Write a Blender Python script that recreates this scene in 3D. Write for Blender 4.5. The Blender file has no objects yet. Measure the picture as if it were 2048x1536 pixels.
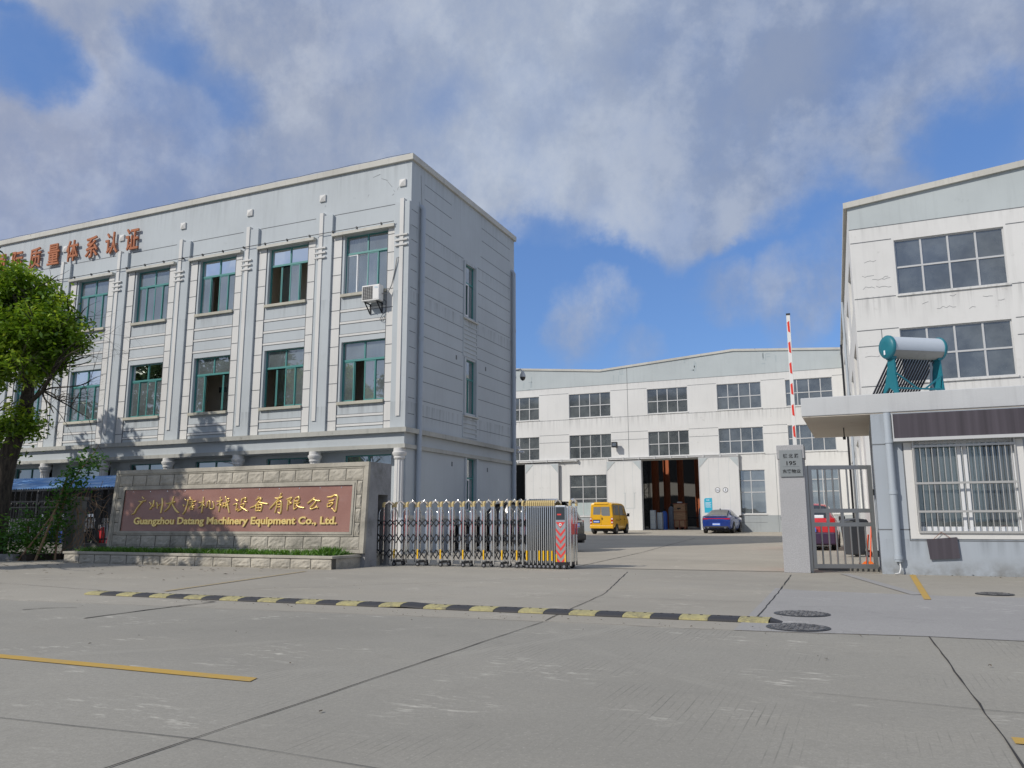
import bpy, bmesh, math, random
from math import sin, cos, pi, radians, sqrt, atan2
from mathutils import Vector, Matrix
R = random.Random(7)
SC = bpy.context.scene
COL = SC.collection

# ---------------------------------------------------------------- camera
EYE = Vector((0.0, 0.0, 1.0))
PITCH, YAW, ROLL = radians(9.82), radians(23.6), radians(-0.1)
cam_d = bpy.data.cameras.new('camera'); cam = bpy.data.objects.new('camera', cam_d); COL.objects.link(cam)
cam_d.sensor_width = 36; cam_d.lens = 1588 / 2048 * 36; cam_d.clip_end = 3000; cam_d.clip_start = 0.05
fw = Vector((-sin(YAW) * cos(PITCH), cos(YAW) * cos(PITCH), sin(PITCH)))
ri = Vector((cos(YAW), sin(YAW), 0)); up = ri.cross(fw)
ri, up = cos(ROLL) * ri + sin(ROLL) * up, -sin(ROLL) * ri + cos(ROLL) * up
M = Matrix((ri, up, -fw)).transposed().to_4x4(); M.translation = EYE
cam.matrix_world = M
SC.camera = cam

# ---------------------------------------------------------------- light
SUN_AZ, SUN_EL = radians(36), radians(37)      # behind the camera, to the left
S = Vector((-sin(SUN_AZ) * cos(SUN_EL), -cos(SUN_AZ) * cos(SUN_EL), sin(SUN_EL)))
sd = bpy.data.lights.new('sun', 'SUN'); sd.energy = 2.85; sd.angle = radians(0.6); sd.color = (1.0, 0.94, 0.86)
so = bpy.data.objects.new('sun', sd); COL.objects.link(so); so.rotation_euler = S.to_track_quat('Z', 'Y').to_euler()
SC.view_settings.view_transform = 'Standard'; SC.view_settings.look = 'None'
SC.view_settings.exposure = 0.20; SC.view_settings.gamma = 1.0
SC.cycles.use_denoising = True
SC.cycles.max_bounces = 8; SC.cycles.transparent_max_bounces = 16
SC.cycles.sample_clamp_indirect = 4.0

W = bpy.data.worlds.new('World'); SC.world = W; W.use_nodes = True
nt = W.node_tree; nt.nodes.clear()
def N(t, **k):
    n = nt.nodes.new(t)
    for a, b in k.items(): setattr(n, a, b)
    return n
def LK(a, b): nt.links.new(a, b)
def mth(op, a, b=None, c=None, clamp=False):
    n = N('ShaderNodeMath', operation=op); n.use_clamp = clamp
    for i, v in enumerate((a, b, c)):
        if v is None: continue
        if isinstance(v, (int, float)): n.inputs[i].default_value = v
        else: LK(v, n.inputs[i])
    return n.outputs[0]
def smooth(v, lo, hi, a=0.0, b=1.0):
    n = N('ShaderNodeMapRange', interpolation_type='SMOOTHSTEP')
    LK(v, n.inputs[0])
    for i, x in zip((1, 2, 3, 4), (lo, hi, a, b)): n.inputs[i].default_value = x
    return n.outputs[0]
def mixc(f, a, b):
    n = N('ShaderNodeMix', data_type='RGBA')
    if isinstance(f, (int, float)): n.inputs[0].default_value = f
    else: LK(f, n.inputs[0])
    for i, v in ((6, a), (7, b)):
        if isinstance(v, tuple): n.inputs[i].default_value = (*v, 1)
        else: LK(v, n.inputs[i])
    return n.outputs[2]
sky = N('ShaderNodeTexSky', sky_type='NISHITA'); sky.sun_disc = False
sky.sun_elevation = SUN_EL; sky.sun_rotation = pi + SUN_AZ; sky.air_density = 1.0; sky.dust_density = 0.0; sky.ozone_density = 3.0
tc = N('ShaderNodeTexCoord'); D = tc.outputs['Generated']
def dirn(px, py):
    v = fw * 1588 + ri * (px - 1024) - up * (py - 768); return v.normalized()
def blob(px, py, r0, r1, wob=0.0):
    """1 inside r0 px of the sky direction, falling to 0 at r1 (radii given as at the picture's scale)"""
    c = dirn(px, py)
    dn = N('ShaderNodeVectorMath', operation='DOT_PRODUCT'); LK(Dw, dn.inputs[0]); dn.inputs[1].default_value = c
    return smooth(dn.outputs['Value'], cos(r1 / 1588), cos(r0 / 1588))
# sky directions warped by noise so that no cloud keeps a round edge
wn = N('ShaderNodeTexNoise'); wn.inputs['Scale'].default_value = 5.0; wn.inputs['Detail'].default_value = 7; wn.inputs['Roughness'].default_value = 0.62
LK(D, wn.inputs['Vector'])
wv = N('ShaderNodeVectorMath', operation='SUBTRACT'); LK(wn.outputs['Color'], wv.inputs[0]); wv.inputs[1].default_value = (0.5, 0.5, 0.5)
ws = N('ShaderNodeVectorMath', operation='SCALE'); LK(wv.outputs[0], ws.inputs[0]); ws.inputs['Scale'].default_value = 0.17
wa = N('ShaderNodeVectorMath', operation='ADD'); LK(D, wa.inputs[0]); LK(ws.outputs[0], wa.inputs[1])
wnm = N('ShaderNodeVectorMath', operation='NORMALIZE'); LK(wa.outputs[0], wnm.inputs[0]); Dw = wnm.outputs[0]
def noise(scale, detail, rough, off=(0, 0, 0), sc=(1, 1, 1)):
    mp = N('ShaderNodeMapping'); LK(D, mp.inputs[0]); mp.inputs['Location'].default_value = off; mp.inputs['Scale'].default_value = sc
    n = N('ShaderNodeTexNoise'); LK(mp.outputs[0], n.inputs['Vector'])
    n.inputs['Scale'].default_value = scale; n.inputs['Detail'].default_value = detail; n.inputs['Roughness'].default_value = rough
    return n.outputs['Fac']
n1 = noise(3.2, 8, 0.58, (1.7, 0.3, 4.0)); n2 = noise(5.5, 9, 0.66, (5, 2, 1), (1.25, 1.25, 0.8))
# coverage: base cover, minus clear holes, plus cloud banks
cov = mth('ADD', mth('MULTIPLY', mth('SUBTRACT', n1, 0.5), 1.1), 0.78)
for px, py, r0, r1, wgt in (
        (1370, 730, 130, 330, 1.15), (1640, 600, 60, 260, 1.0), (1120, 640, 90, 250, 1.1), (1080, 420, 5, 90, 0.35), (1990, 330, 10, 150, 0.7), (1700, 400, 5, 130, .5), (75, 160, 5, 110, 0.9),
        (360, 60, 5, 85, 0.35), (700, 470, 10, 150, 0.1), (370, 170, 10, 130, 0.3), (930, 190, 10, 110, 0.35), (1750, 110, 10, 140, 0.38),
        (480, 165, 5, 70, 0.3), (15, 20, 5, 60, .4)):
    cov = mth('SUBTRACT', cov, mth('MULTIPLY', blob(px, py, r0, r1), wgt))
for px, py, r0, r1, wgt in ((1190, 640, 10, 120, 0.36), (1600, 560, 10, 100, 0.34), (1470, 570, 5, 85, 0.26), (1290, 690, 5, 60, 0.22), (1190, 300, 150, 330, 0.45), (1330, 440, 60, 180, .35), (1560, 250, 100, 330, .25)):
    cov = mth('ADD', cov, mth('MULTIPLY', blob(px, py, r0, r1), wgt))
mask = smooth(cov, -0.05, 0.95)
for px, py, r0, r1, wgt in ((1150, 660, 5, 95, .75), (1215, 615, 5, 75, .75), (1590, 590, 10, 105, .75), (1620, 520, 5, 70, .55), (1470, 572, 5, 80, .6), (1290, 695, 5, 60, .45), (1700, 470, 5, 90, .4)):
    puff = mth('MULTIPLY', mth('MULTIPLY', blob(px, py, r0, r1), smooth(n2, 0.25, 0.62)), wgt)
    mask = mth('MAXIMUM', mask, puff)
# relief: the side of each billow that faces the sun is lighter
ra, rb = noise(4.5, 9, 0.62, (2, 8, 3)), noise(4.5, 9, 0.62, (2.02, 8.03, 2.94))
relief = mth('ADD', mth('MULTIPLY', mth('SUBTRACT', ra, rb), 3.2), 0.5, clamp=True)
# cloud tone: lavender grey, a bright bank in the middle, a duller blue-grey to the right
tone = mixc(smooth(n2, 0.3, 0.72), (0.245, 0.29, 0.40), (0.36, 0.40, 0.49))
tone = mixc(mth('MULTIPLY', blob(1150, 230, 30, 480), 0.62), tone, (0.50, 0.55, 0.62))
tone = mixc(mth('MULTIPLY', blob(1560, 180, 60, 470), 0.72), tone, (0.185, 0.245, 0.385))
tone = mixc(mth('MULTIPLY', blob(140, 215, 5, 90), 0.6), tone, (0.52, 0.58, 0.70))
tone = mixc(mth('MULTIPLY', blob(60, 420, 50, 420), 0.45), tone, (0.27, 0.30, 0.42))
tone = mixc(mth('MULTIPLY', smooth(relief, 0.35, 0.85), 0.30), tone, (0.55, 0.59, 0.66))
tone = mixc(mth('MULTIPLY', smooth(relief, 0.55, 0.15), 0.22), tone, (0.20, 0.245, 0.36))
skyc = N('ShaderNodeMix', data_type='RGBA', blend_type='MULTIPLY'); skyc.inputs[0].default_value = 1.0
LK(sky.outputs[0], skyc.inputs[6]); skyc.inputs[7].default_value = (0.095, 0.110, 0.132, 1)
blue = mixc(0.55, skyc.outputs[2], (0.098, 0.205, 0.475))
final = mixc(mth('MULTIPLY', mask, smooth(n2, 0.30, 0.62, 0.70, 0.96)), blue, tone)
bg = N('ShaderNodeBackground'); LK(final, bg.inputs[0]); bg.inputs[1].default_value = 1.0
wo = N('ShaderNodeOutputWorld'); LK(bg.outputs[0], wo.inputs[0])

# ---------------------------------------------------------------- helpers
OFF = {}
def tag(o, label=None, cat=None, group=None, kind=None):
    if label: o['label'] = label
    if cat: o['category'] = cat
    if group: o['group'] = group
    if kind: o['kind'] = kind
    return o
def thing(name, label, cat, loc=(0, 0, 0), rz=0.0, group=None, world=True):
    """an Empty at the thing's base; world=True: parts are given in world coordinates"""
    o = bpy.data.objects.new(name, None); COL.objects.link(o); o.location = loc; o.rotation_euler = (0, 0, rz)
    o.empty_display_size = 0.2
    OFF[o.name] = Vector(loc) if world else Vector((0, 0, 0))
    return tag(o, label, cat, group)
class MB:
    def __init__(self): self.v = []; self.f = []; self.m = []; self.sm = []
    def add(self, vs, fs, m=0, smooth=False):
        b = len(self.v); self.v += [tuple(x) for x in vs]
        for f in fs: self.f.append([b + i for i in f]); self.m.append(m); self.sm.append(smooth)
        return self
    def box(self, x0, x1, y0, y1, z0, z1, m=0):
        vs = [(x, y, z) for z in (z0, z1) for y in (y0, y1) for x in (x0, x1)]
        return self.add(vs, [(0, 2, 3, 1), (4, 5, 7, 6), (0, 1, 5, 4), (2, 6, 7, 3), (0, 4, 6, 2), (1, 3, 7, 5)], m)
    def quad(self, a, b, c, d, m=0): return self.add([a, b, c, d], [(0, 1, 2, 3)], m)
    def poly(self, pts, m=0): return self.add(pts, [tuple(range(len(pts)))], m)
    def prism(self, pts, ext, m=0):
        """polygon extruded along the vector ext"""
        n = len(pts); e = Vector(ext); a = [Vector(p) for p in pts]
        self.add(a + [p + e for p in a], [tuple(range(n))[::-1], tuple(range(n, 2 * n))] + [(i, (i + 1) % n, n + (i + 1) % n, n + i) for i in range(n)], m)
        return self
    def tube(self, pts, r, n=8, m=0, cap=True, sm=True):
        pts = [Vector(p) for p in pts]; k = len(pts); rs = r if isinstance(r, (list, tuple)) else [r] * k
        vs = []; T0 = None; U = None
        for i, p in enumerate(pts):
            t = (pts[min(i + 1, k - 1)] - pts[max(i - 1, 0)])
            t = t.normalized() if t.length > 1e-9 else Vector((0, 0, 1))
            if U is None: U = t.orthogonal().normalized()
            else:
                U = U - t * U.dot(t); U = U.normalized() if U.length > 1e-6 else t.orthogonal().normalized()
            V = t.cross(U)
            for j in range(n):
                a = 2 * pi * j / n; vs.append(p + (U * cos(a) + V * sin(a)) * rs[i])
        fs = [(i * n + j, i * n + (j + 1) % n, (i + 1) * n + (j + 1) % n, (i + 1) * n + j) for i in range(k - 1) for j in range(n)]
        self.add(vs, fs, m, sm)
        if cap:
            self.add(vs[:n], [tuple(range(n))[::-1]], m); self.add(vs[-n:], [tuple(range(n))], m)
        return self
    def beam(self, a, b, w, h, m=0, upv=(0, 0, 1)):
        """rectangular bar from a to b"""
        a, b = Vector(a), Vector(b); t = (b - a).normalized(); s = t.cross(Vector(upv))
        if s.length < 1e-4: s = t.cross(Vector((0, 1, 0)))
        s.normalize(); u = s.cross(t).normalized()
        vs = [p + s * i * w / 2 + u * j * h / 2 for p in (a, b) for i, j in ((-1, -1), (1, -1), (1, 1), (-1, 1))]
        return self.add(vs, [(3, 2, 1, 0), (4, 5, 6, 7)] + [(i, (i + 1) % 4, 4 + (i + 1) % 4, 4 + i) for i in range(4)], m)
    def lathe(self, prof, c=(0, 0, 0), n=20, m=0, axis='z', sm=True, flute=0.0, nfl=0):
        """profile [(r, h)] turned about an axis"""
        vs = []
        for r, h in prof:
            for j in range(n):
                a = 2 * pi * j / n; rr = r * (1 - flute * (0.5 - 0.5 * cos(a * nfl))) if nfl else r
                x, y = rr * cos(a), rr * sin(a)
                p = (x, y, h) if axis == 'z' else ((h, x, y) if axis == 'x' else (x, h, y))
                vs.append((p[0] + c[0], p[1] + c[1], p[2] + c[2]))
        k = len(prof)
        fs = [(i * n + j, i * n + (j + 1) % n, (i + 1) * n + (j + 1) % n, (i + 1) * n + j) for i in range(k - 1) for j in range(n)]
        if axis == 'y': fs = [f[::-1] for f in fs]
        self.add(vs, fs, m, sm)
        caps = [(vs[:n], True), (vs[-n:], False)]
        for cv, fl in caps:
            idx = tuple(range(n)); idx = idx[::-1] if fl != (axis == 'y') else idx
            self.add(cv, [idx], m)
        return self
    def wall(self, ax, pos, u0, u1, z0, z1, holes, reveal, m=0, mr=None, ucuts=(), zcuts=(), matf=None, flip=False):
        """a wall plane with real openings and reveals going inward (reveal, signed)"""
        us = sorted({u0, u1, *ucuts, *[h[0] for h in holes], *[h[1] for h in holes]}); us = [u for u in us if u0 <= u <= u1]
        zs = sorted({z0, z1, *zcuts, *[h[2] for h in holes], *[h[3] for h in holes]}); zs = [z for z in zs if z0 <= z <= z1]
        P = (lambda u, z, d=0: (u, pos + d, z)) if ax == 'y' else (lambda u, z, d=0: (pos + d, u, z))
        for a, b in zip(us, us[1:]):
            for c, d in zip(zs, zs[1:]):
                um, zm = (a + b) / 2, (c + d) / 2
                if any(h[0] < um < h[1] and h[2] < zm < h[3] for h in holes): continue
                self.quad(P(a, c), P(b, c), P(b, d), P(a, d), matf(um, zm) if matf else m)
        mr = m if mr is None else mr
        for h in holes:
            a, b, c, d = h[:4]
            for p, q in (((a, c), (b, c)), ((b, c), (b, d)), ((b, d), (a, d)), ((a, d), (a, c))):
                self.quad(P(*p), P(*q), P(*q, reveal), P(*p, reveal), mr)
        return self
    def build(self, name, mats, parent=None, bevel=0.0, seg=2, fix=True, sharp=None):
        off = OFF.get(parent.name, Vector((0, 0, 0))) if parent else Vector((0, 0, 0))
        me = bpy.data.meshes.new(name)
        me.from_pydata([(x - off.x, y - off.y, z - off.z) for x, y, z in self.v], [], self.f)
        for mt in (mats if isinstance(mats, (list, tuple)) else [mats]): me.materials.append(mt)
        me.polygons.foreach_set('material_index', self.m); me.polygons.foreach_set('use_smooth', self.sm)
        if fix:
            bm = bmesh.new(); bm.from_mesh(me); bmesh.ops.recalc_face_normals(bm, faces=bm.faces); bm.to_mesh(me); bm.free()
        if sharp: me.set_sharp_from_angle(angle=radians(sharp))
        me.update()
        o = bpy.data.objects.new(name, me); COL.objects.link(o)
        if parent: o.parent = parent; OFF[o.name] = off
        if bevel:
            b = o.modifiers.new('bevel', 'BEVEL'); b.width = bevel; b.segments = seg; b.limit_method = 'ANGLE'; b.angle_limit = radians(40)
        return o
def copy_tree(o, parent=None):
    c = o.copy(); COL.objects.link(c)
    if parent: c.parent = parent
    OFF[c.name] = OFF.get(o.name, Vector((0, 0, 0)))
    for ch in list(o.children): copy_tree(ch, c)
    return c
def gz(y):                                     # the yard climbs a little towards the workshop
    return 0.3 * min(max((y - 26) / 28, 0), 1)
_tc = {}
def text_geo(s, w, h, depth, bold=0.0):
    """flat letters w x h, centred, in the xz plane, front at y=-depth"""
    cu = bpy.data.curves.new('letters', 'FONT'); cu.body = s; cu.extrude = 0.05; cu.offset = bold; cu.resolution_u = 3
    ob = bpy.data.objects.new('letters', cu); COL.objects.link(ob)
    dg = bpy.context.evaluated_depsgraph_get(); me = bpy.data.meshes.new_from_object(ob.evaluated_get(dg))
    vs = [v.co.copy() for v in me.vertices]; fs = [tuple(p.vertices) for p in me.polygons]
    bpy.data.objects.remove(ob); bpy.data.curves.remove(cu); bpy.data.meshes.remove(me)
    x0, x1 = min(v.x for v in vs), max(v.x for v in vs); y0, y1 = min(v.y for v in vs), max(v.y for v in vs)
    k = h / (y1 - y0); kx = (w / (x1 - x0)) if w else k
    out = [((v.x - (x0 + x1) / 2) * kx, -(v.z + 0.05) / 0.1 * depth, (v.y - (y0 + y1) / 2) * k) for v in vs]
    return out, fs
def text(mb, s, c, w, h, depth, m=0, bold=0.0, tf=None):
    vs, fs = text_geo(s, w, h, depth, bold)
    tf = tf or (lambda p: (p[0] + c[0], p[1] + c[1], p[2] + c[2]))
    mb.add([tf(p) for p in vs], fs, m)
# ---------------------------------------------------------------- materials
def mat(name, col, rough=0.6, metal=0.0, spec=0.5, build=None):
    m = bpy.data.materials.new(name); m.use_nodes = True
    t = m.node_tree; p = t.nodes['Principled BSDF']
    p.inputs['Base Color'].default_value = (*col, 1); p.inputs['Roughness'].default_value = rough
    p.inputs['Metallic'].default_value = metal; p.inputs['Specular IOR Level'].default_value = spec
    if build: build(t, p)
    return m
class NT:
    """small node-graph writer for one material"""
    def __init__(s, t): s.t = t; s.pos = t.nodes.new('ShaderNodeNewGeometry').outputs['Position']
    def n(s, ty, **k):
        x = s.t.nodes.new(ty)
        for a, b in k.items(): setattr(x, a, b)
        return x
    def l(s, a, b): s.t.links.new(a, b)
    def val(s, sock, v):
        if isinstance(v, (int, float)): sock.default_value = v
        elif isinstance(v, tuple): sock.default_value = (*v, 1) if len(v) == 3 and sock.type == 'RGBA' else v
        else: s.l(v, sock)
    def noise(s, scale, detail=5, rough=0.6, sc=(1, 1, 1), rot=(0, 0, 0), off=(0, 0, 0)):
        mp = s.n('ShaderNodeMapping'); s.l(s.pos, mp.inputs[0]); mp.inputs['Scale'].default_value = sc; mp.inputs['Rotation'].default_value = rot; mp.inputs['Location'].default_value = off
        x = s.n('ShaderNodeTexNoise'); s.l(mp.outputs[0], x.inputs['Vector']); x.inputs['Scale'].default_value = scale
        x.inputs['Detail'].default_value = detail; x.inputs['Roughness'].default_value = rough
        return x.outputs['Fac']
    def ramp(s, v, lo, hi, a=0.0, b=1.0):
        x = s.n('ShaderNodeMapRange'); s.val(x.inputs[0], v)
        for i, q in zip((1, 2, 3, 4), (lo, hi, a, b)): x.inputs[i].default_value = q
        return x.outputs[0]
    def m(s, op, a, b=0.0, clamp=False):
        x = s.n('ShaderNodeMath', operation=op); x.use_clamp = clamp; s.val(x.inputs[0], a); s.val(x.inputs[1], b); return x.outputs[0]
    def mix(s, f, a, b, bl='MIX'):
        x = s.n('ShaderNodeMix', data_type='RGBA', blend_type=bl); s.val(x.inputs[0], f); s.val(x.inputs[6], a); s.val(x.inputs[7], b); return x.outputs[2]
    def bump(s, h, st, dist, p):
        x = s.n('ShaderNodeBump'); s.val(x.inputs['Height'], h); x.inputs['Strength'].default_value = st; x.inputs['Distance'].default_value = dist
        s.l(x.outputs[0], p.inputs['Normal'])
    def xyz(s):
        x = s.n('ShaderNodeSeparateXYZ'); s.l(s.pos, x.inputs[0]); return x.outputs
def plaster(name, col, var=0.12, streak=0.25, dirt=0.3, dcol=(0.12, 0.12, 0.11), bump=0.25, rough=0.85, big=0.35, stains=(), foot=0.0):
    def b(t, p):
        g = NT(t)
        base = g.mix(g.ramp(g.noise(0.45, 4), 0.3, 0.7), tuple(c * (1 - var) for c in col), tuple(min(c * (1 + var * 0.6), 0.9) for c in col))
        st = g.ramp(g.noise(2.2, 6, 0.65, sc=(2.6, 2.6, 0.16)), 0.52, 0.78)
        base = g.mix(g.m('MULTIPLY', st, streak), base, tuple(c * 0.62 for c in col))
        sp = g.ramp(g.noise(3.1, 9, 0.72), 0.60, 0.74)
        pt = g.ramp(g.noise(big, 3, 0.5, off=(3, 1, 7)), 0.42, 0.62)
        base = g.mix(g.m('MULTIPLY', g.m('MULTIPLY', sp, pt), dirt), base, dcol)
        if stains or foot: Z = g.xyz()[2]
        for zt, dep, k in stains:      # rain streaks hanging from a sill or coping
            f = g.m('MULTIPLY', g.ramp(Z, zt - dep, zt, 0, 1), g.m('LESS_THAN', Z, zt))
            f = g.m('MULTIPLY', f, g.ramp(g.noise(3.3, 4, 0.6, sc=(2.2, 2.2, 0.10), off=(zt, 0, 0)), 0.46, 0.66))
            base = g.mix(g.m('MULTIPLY', f, k), base, tuple(c * 0.42 for c in col))
        if foot:
            f = g.m('MULTIPLY', g.ramp(Z, 0.0, 0.35, 1, 0), g.ramp(g.noise(3.0, 6, 0.65), 0.35, 0.65))
            base = g.mix(g.m('MULTIPLY', f, foot), base, (0.13, 0.12, 0.095))
        g.l(base, p.inputs['Base Color'])
        g.bump(g.noise(38, 4, 0.6), bump, 0.01, p)
    return mat(name, col, rough, build=b)
M_WALL = plaster('pale_blue_render', (0.475, 0.515, 0.535), 0.07, 0.20, 0.22, stains=((13.2, 1.1, .25), (8.62, .6, .5), (4.86, .7, .5), (10.9, .5, .3)))
M_WHITE = plaster('white_render', (0.66, 0.655, 0.63), 0.07, 0.30, 0.35)
M_TRIM = plaster('weathered_trim', (0.55, 0.54, 0.49), 0.15, 0.5, 0.95, (0.10, 0.095, 0.075), big=1.2)
M_CORNICE = plaster('mossy_cornice', (0.44, 0.44, 0.40), 0.25, 0.7, 0.95, (0.07, 0.07, 0.055), big=1.5)
M_SILL = plaster('stained_sill', (0.50, 0.48, 0.40), 0.2, 0.6, 0.9, (0.10, 0.09, 0.06), big=1.8)
M_SHED_WHITE = plaster('workshop_white', (0.68, 0.68, 0.66), 0.06, 0.22, 0.5, (0.30, 0.29, 0.26), big=0.3, stains=((8.30, .9, .5), (5.36, .7, .45), (10.66, .4, .2)), foot=.6)
M_SHED_GREY = plaster('workshop_grey', (0.465, 0.51, 0.515), 0.07, 0.25, 0.45, (0.27, 0.31, 0.31), big=0.3)
M_HOUSE = plaster('gatehouse_blue_render', (0.375, 0.415, 0.455), 0.06, 0.2, 0.3, (0.18, 0.2, 0.21), stains=((.66, .4, .5), (3.05, .5, .3)), foot=.75)
M_SLAB = plaster('grey_slab_edge', (0.53, 0.545, 0.55), 0.10, 0.45, 0.3, (0.25, 0.25, 0.24))
M_SOFFIT = plaster('peeling_soffit', (0.60, 0.55, 0.47), 0.10, 0.05, 0.9, (0.09, 0.07, 0.05), big=1.1)
M_GROOVE = mat('groove_shadow_gap', (0.15, 0.16, 0.17), 0.9)
M_DADO = plaster('grey_dado', (0.36, 0.39, 0.40), 0.1, 0.4, 0.6, (0.16, 0.16, 0.15))
M_PIPE = mat('blue_grey_pipe', (0.385, 0.43, 0.475), 0.5)
M_TEAL = mat('teal_window_frame', (0.07, 0.255, 0.24), 0.4)
M_WFRAME = mat('white_window_frame', (0.72, 0.73, 0.74), 0.35)
M_ALU = mat('grey_aluminium_frame', (0.56, 0.565, 0.56), 0.4, 0.15)
M_ROOM = mat('brightened_room_wall', (0.74, 0.68, 0.58), 0.9)  # beige raised very pale to stand for light from other windows
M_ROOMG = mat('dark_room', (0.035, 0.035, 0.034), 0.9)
M_CURT = None
def cloth(name, col, sc):
    def b(t, p):
        g = NT(t); w = g.noise(1.0, 3, 0.5, sc=(sc, 1, 0.2))
        g.l(g.mix(g.ramp(w, 0.3, 0.7), tuple(c * 0.6 for c in col), col), p.inputs['Base Color'])
    return mat(name, col, 0.9, build=b)
M_CURT = cloth('beige_curtain', (0.60, 0.58, 0.53), 14)
M_BLIND = cloth('pale_roller_blind', (0.55, 0.57, 0.57), 3)
M_FROST = cloth('frosted_film', (0.50, 0.58, 0.57), 1)
def glass(name, refl, tint, rough=0.02, transp=True, fk=0.9, dust_haze=0.0):
    m = bpy.data.materials.new(name); m.use_nodes = True; t = m.node_tree; t.nodes.clear(); g = NT(t)
    o = t.nodes.new('ShaderNodeOutputMaterial'); gl = t.nodes.new('ShaderNodeBsdfGlossy'); gl.inputs['Roughness'].default_value = rough
    gl.inputs['Color'].default_value = (0.92, 0.96, 0.97, 1)
    if transp: b = t.nodes.new('ShaderNodeBsdfTransparent')
    else: b = t.nodes.new('ShaderNodeBsdfDiffuse')
    b.inputs['Color'].default_value = (*tint, 1)
    if not transp:
        g.l(g.mix(g.ramp(g.noise(1.3, 5, 0.6), 0.35, 0.65), tuple(c * 0.55 for c in tint), tuple(c * 1.35 for c in tint)), b.inputs['Color'])
    fr = t.nodes.new('ShaderNodeFresnel'); fr.inputs['IOR'].default_value = 1.5
    f = g.m('ADD', g.m('MULTIPLY', fr.outputs[0], fk), g.m('MULTIPLY', g.ramp(g.noise(0.6, 2), 0.3, 0.7, 0.75, 1.2), refl), True)
    bn = t.nodes.new('ShaderNodeBump'); g.l(g.noise(0.9, 1, 0.4), bn.inputs['Height']); bn.inputs['Strength'].default_value = 0.05; bn.inputs['Distance'].default_value = 0.2
    g.l(bn.outputs[0], gl.inputs['Normal'])
    mx = t.nodes.new('ShaderNodeMixShader'); g.l(f, mx.inputs[0]); src = b
    if dust_haze:                           # pale dusty haze, added so the glass looks brighter
        dd = t.nodes.new('ShaderNodeBsdfDiffuse'); dd.inputs['Color'].default_value = (0.52, 0.60, 0.62, 1); dm = t.nodes.new('ShaderNodeMixShader')
        g.l(g.ramp(g.noise(0.9, 5, 0.6), 0.3, 0.7, dust_haze * 0.6, dust_haze * 1.4), dm.inputs[0]); g.l(b.outputs[0], dm.inputs[1]); g.l(dd.outputs[0], dm.inputs[2]); src = dm
    g.l(src.outputs[0], mx.inputs[1]); g.l(gl.outputs[0], mx.inputs[2]); g.l(mx.outputs[0], o.inputs[0])
    return m
M_GLASS = glass('office_glass', 0.27, (0.86, 0.92, 0.91), dust_haze=0.26)
M_GLASSD = glass('workshop_glass', 0.17, (0.085, 0.092, 0.088), 0.10, transp=False)
M_GLASSS = glass('shop_glass', 0.02, (0.022, 0.028, 0.028), 0.03, transp=False, fk=0.35)  # opaque dark colour stands for trees mirrored in the ground-floor panes
M_GLASSG = glass('gatehouse_glass', 0.10, (0.90, 0.97, 0.95), dust_haze=0.12)
M_CGLASS = mat('car_glass', (0.03, 0.035, 0.04), 0.04, 0, 0.9)
M_VGLASS = mat('van_glass', (0.22, 0.23, 0.23), 0.05, 0, 0.9)  # grey base colour carries the pale reflection on the van windows
def stone(name, col, rough_amt=1.0, tile=None):
    def b(t, p):
        g = NT(t)
        c = g.mix(g.ramp(g.noise(2.0, 5), 0.3, 0.7), tuple(q * 0.72 for q in col), tuple(q * 1.15 for q in col))
        c = g.mix(g.ramp(g.noise(90, 2, 0.7), 0.45, 0.7, 0, 0.5), c, tuple(q * 0.45 for q in col))
        c = g.mix(g.m('MULTIPLY', g.ramp(g.noise(1.4, 8, 0.7, off=(2, 5, 1)), 0.54, 0.72), 0.6), c, (0.085, 0.085, 0.07))
        g.l(c, p.inputs['Base Color'])
        g.bump(g.noise(14, 6, 0.65), 0.5 * rough_amt, 0.03, p)
    return mat(name, col, 0.85, build=b)
M_GRANITE = stone('rough_granite', (0.47, 0.435, 0.36), 1.3)
M_GRANITE2 = stone('dressed_granite', (0.44, 0.41, 0.34), 0.3)
M_GREYSTONE = stone('grey_granite', (0.33, 0.33, 0.33), 0.15)
def speckle(t, p):
    g = NT(t); c = g.mix(g.ramp(g.noise(60, 3, 0.75), 0.4, 0.62), (0.30, 0.30, 0.305), (0.46, 0.46, 0.465))
    c = g.mix(g.ramp(g.noise(1.5, 4), 0.4, 0.7, 0, 0.4), c, (0.30, 0.30, 0.30)); g.l(c, p.inputs['Base Color'])
M_POST = mat('speckled_grey_granite', (0.4, 0.4, 0.4), 0.5, build=speckle)
def redstone(t, p):
    g = NT(t); c = g.mix(g.ramp(g.noise(0.9, 5), 0.3, 0.7), (0.265, 0.13, 0.100), (0.36, 0.195, 0.155))
    c = g.mix(g.ramp(g.noise(70, 2, 0.7), 0.45, 0.7, 0, 0.35), c, (0.14, 0.06, 0.05))
    c = g.mix(g.ramp(g.noise(1.6, 7, 0.7, sc=(0.5, 1, 2)), 0.55, 0.75, 0, 0.45), c, (0.36, 0.24, 0.22)); g.l(c, p.inputs['Base Color'])
M_RED_STONE = mat('polished_red_granite', (0.28, 0.12, 0.1), 0.22, build=redstone)
M_GOLD = mat('gilded_metal', (0.90, 0.68, 0.25), 0.32, 0.55)
M_STEEL = mat('polished_stainless', (0.78, 0.78, 0.765), 0.13, 1.0)
M_BAR = mat('bright_window_bar', (0.50, 0.49, 0.46), 0.35, 0.4)
M_MORTAR = mat('dark_mortar', (0.10, 0.095, 0.08), 0.95)
M_STEEL2 = mat('brushed_stainless', (0.40, 0.395, 0.375), 0.36, 1.0)
M_BLACK = mat('black_rubber', (0.016, 0.016, 0.017), 0.6)
M_BLACKM = mat('black_painted_metal', (0.014, 0.015, 0.018), 0.4)
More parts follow.
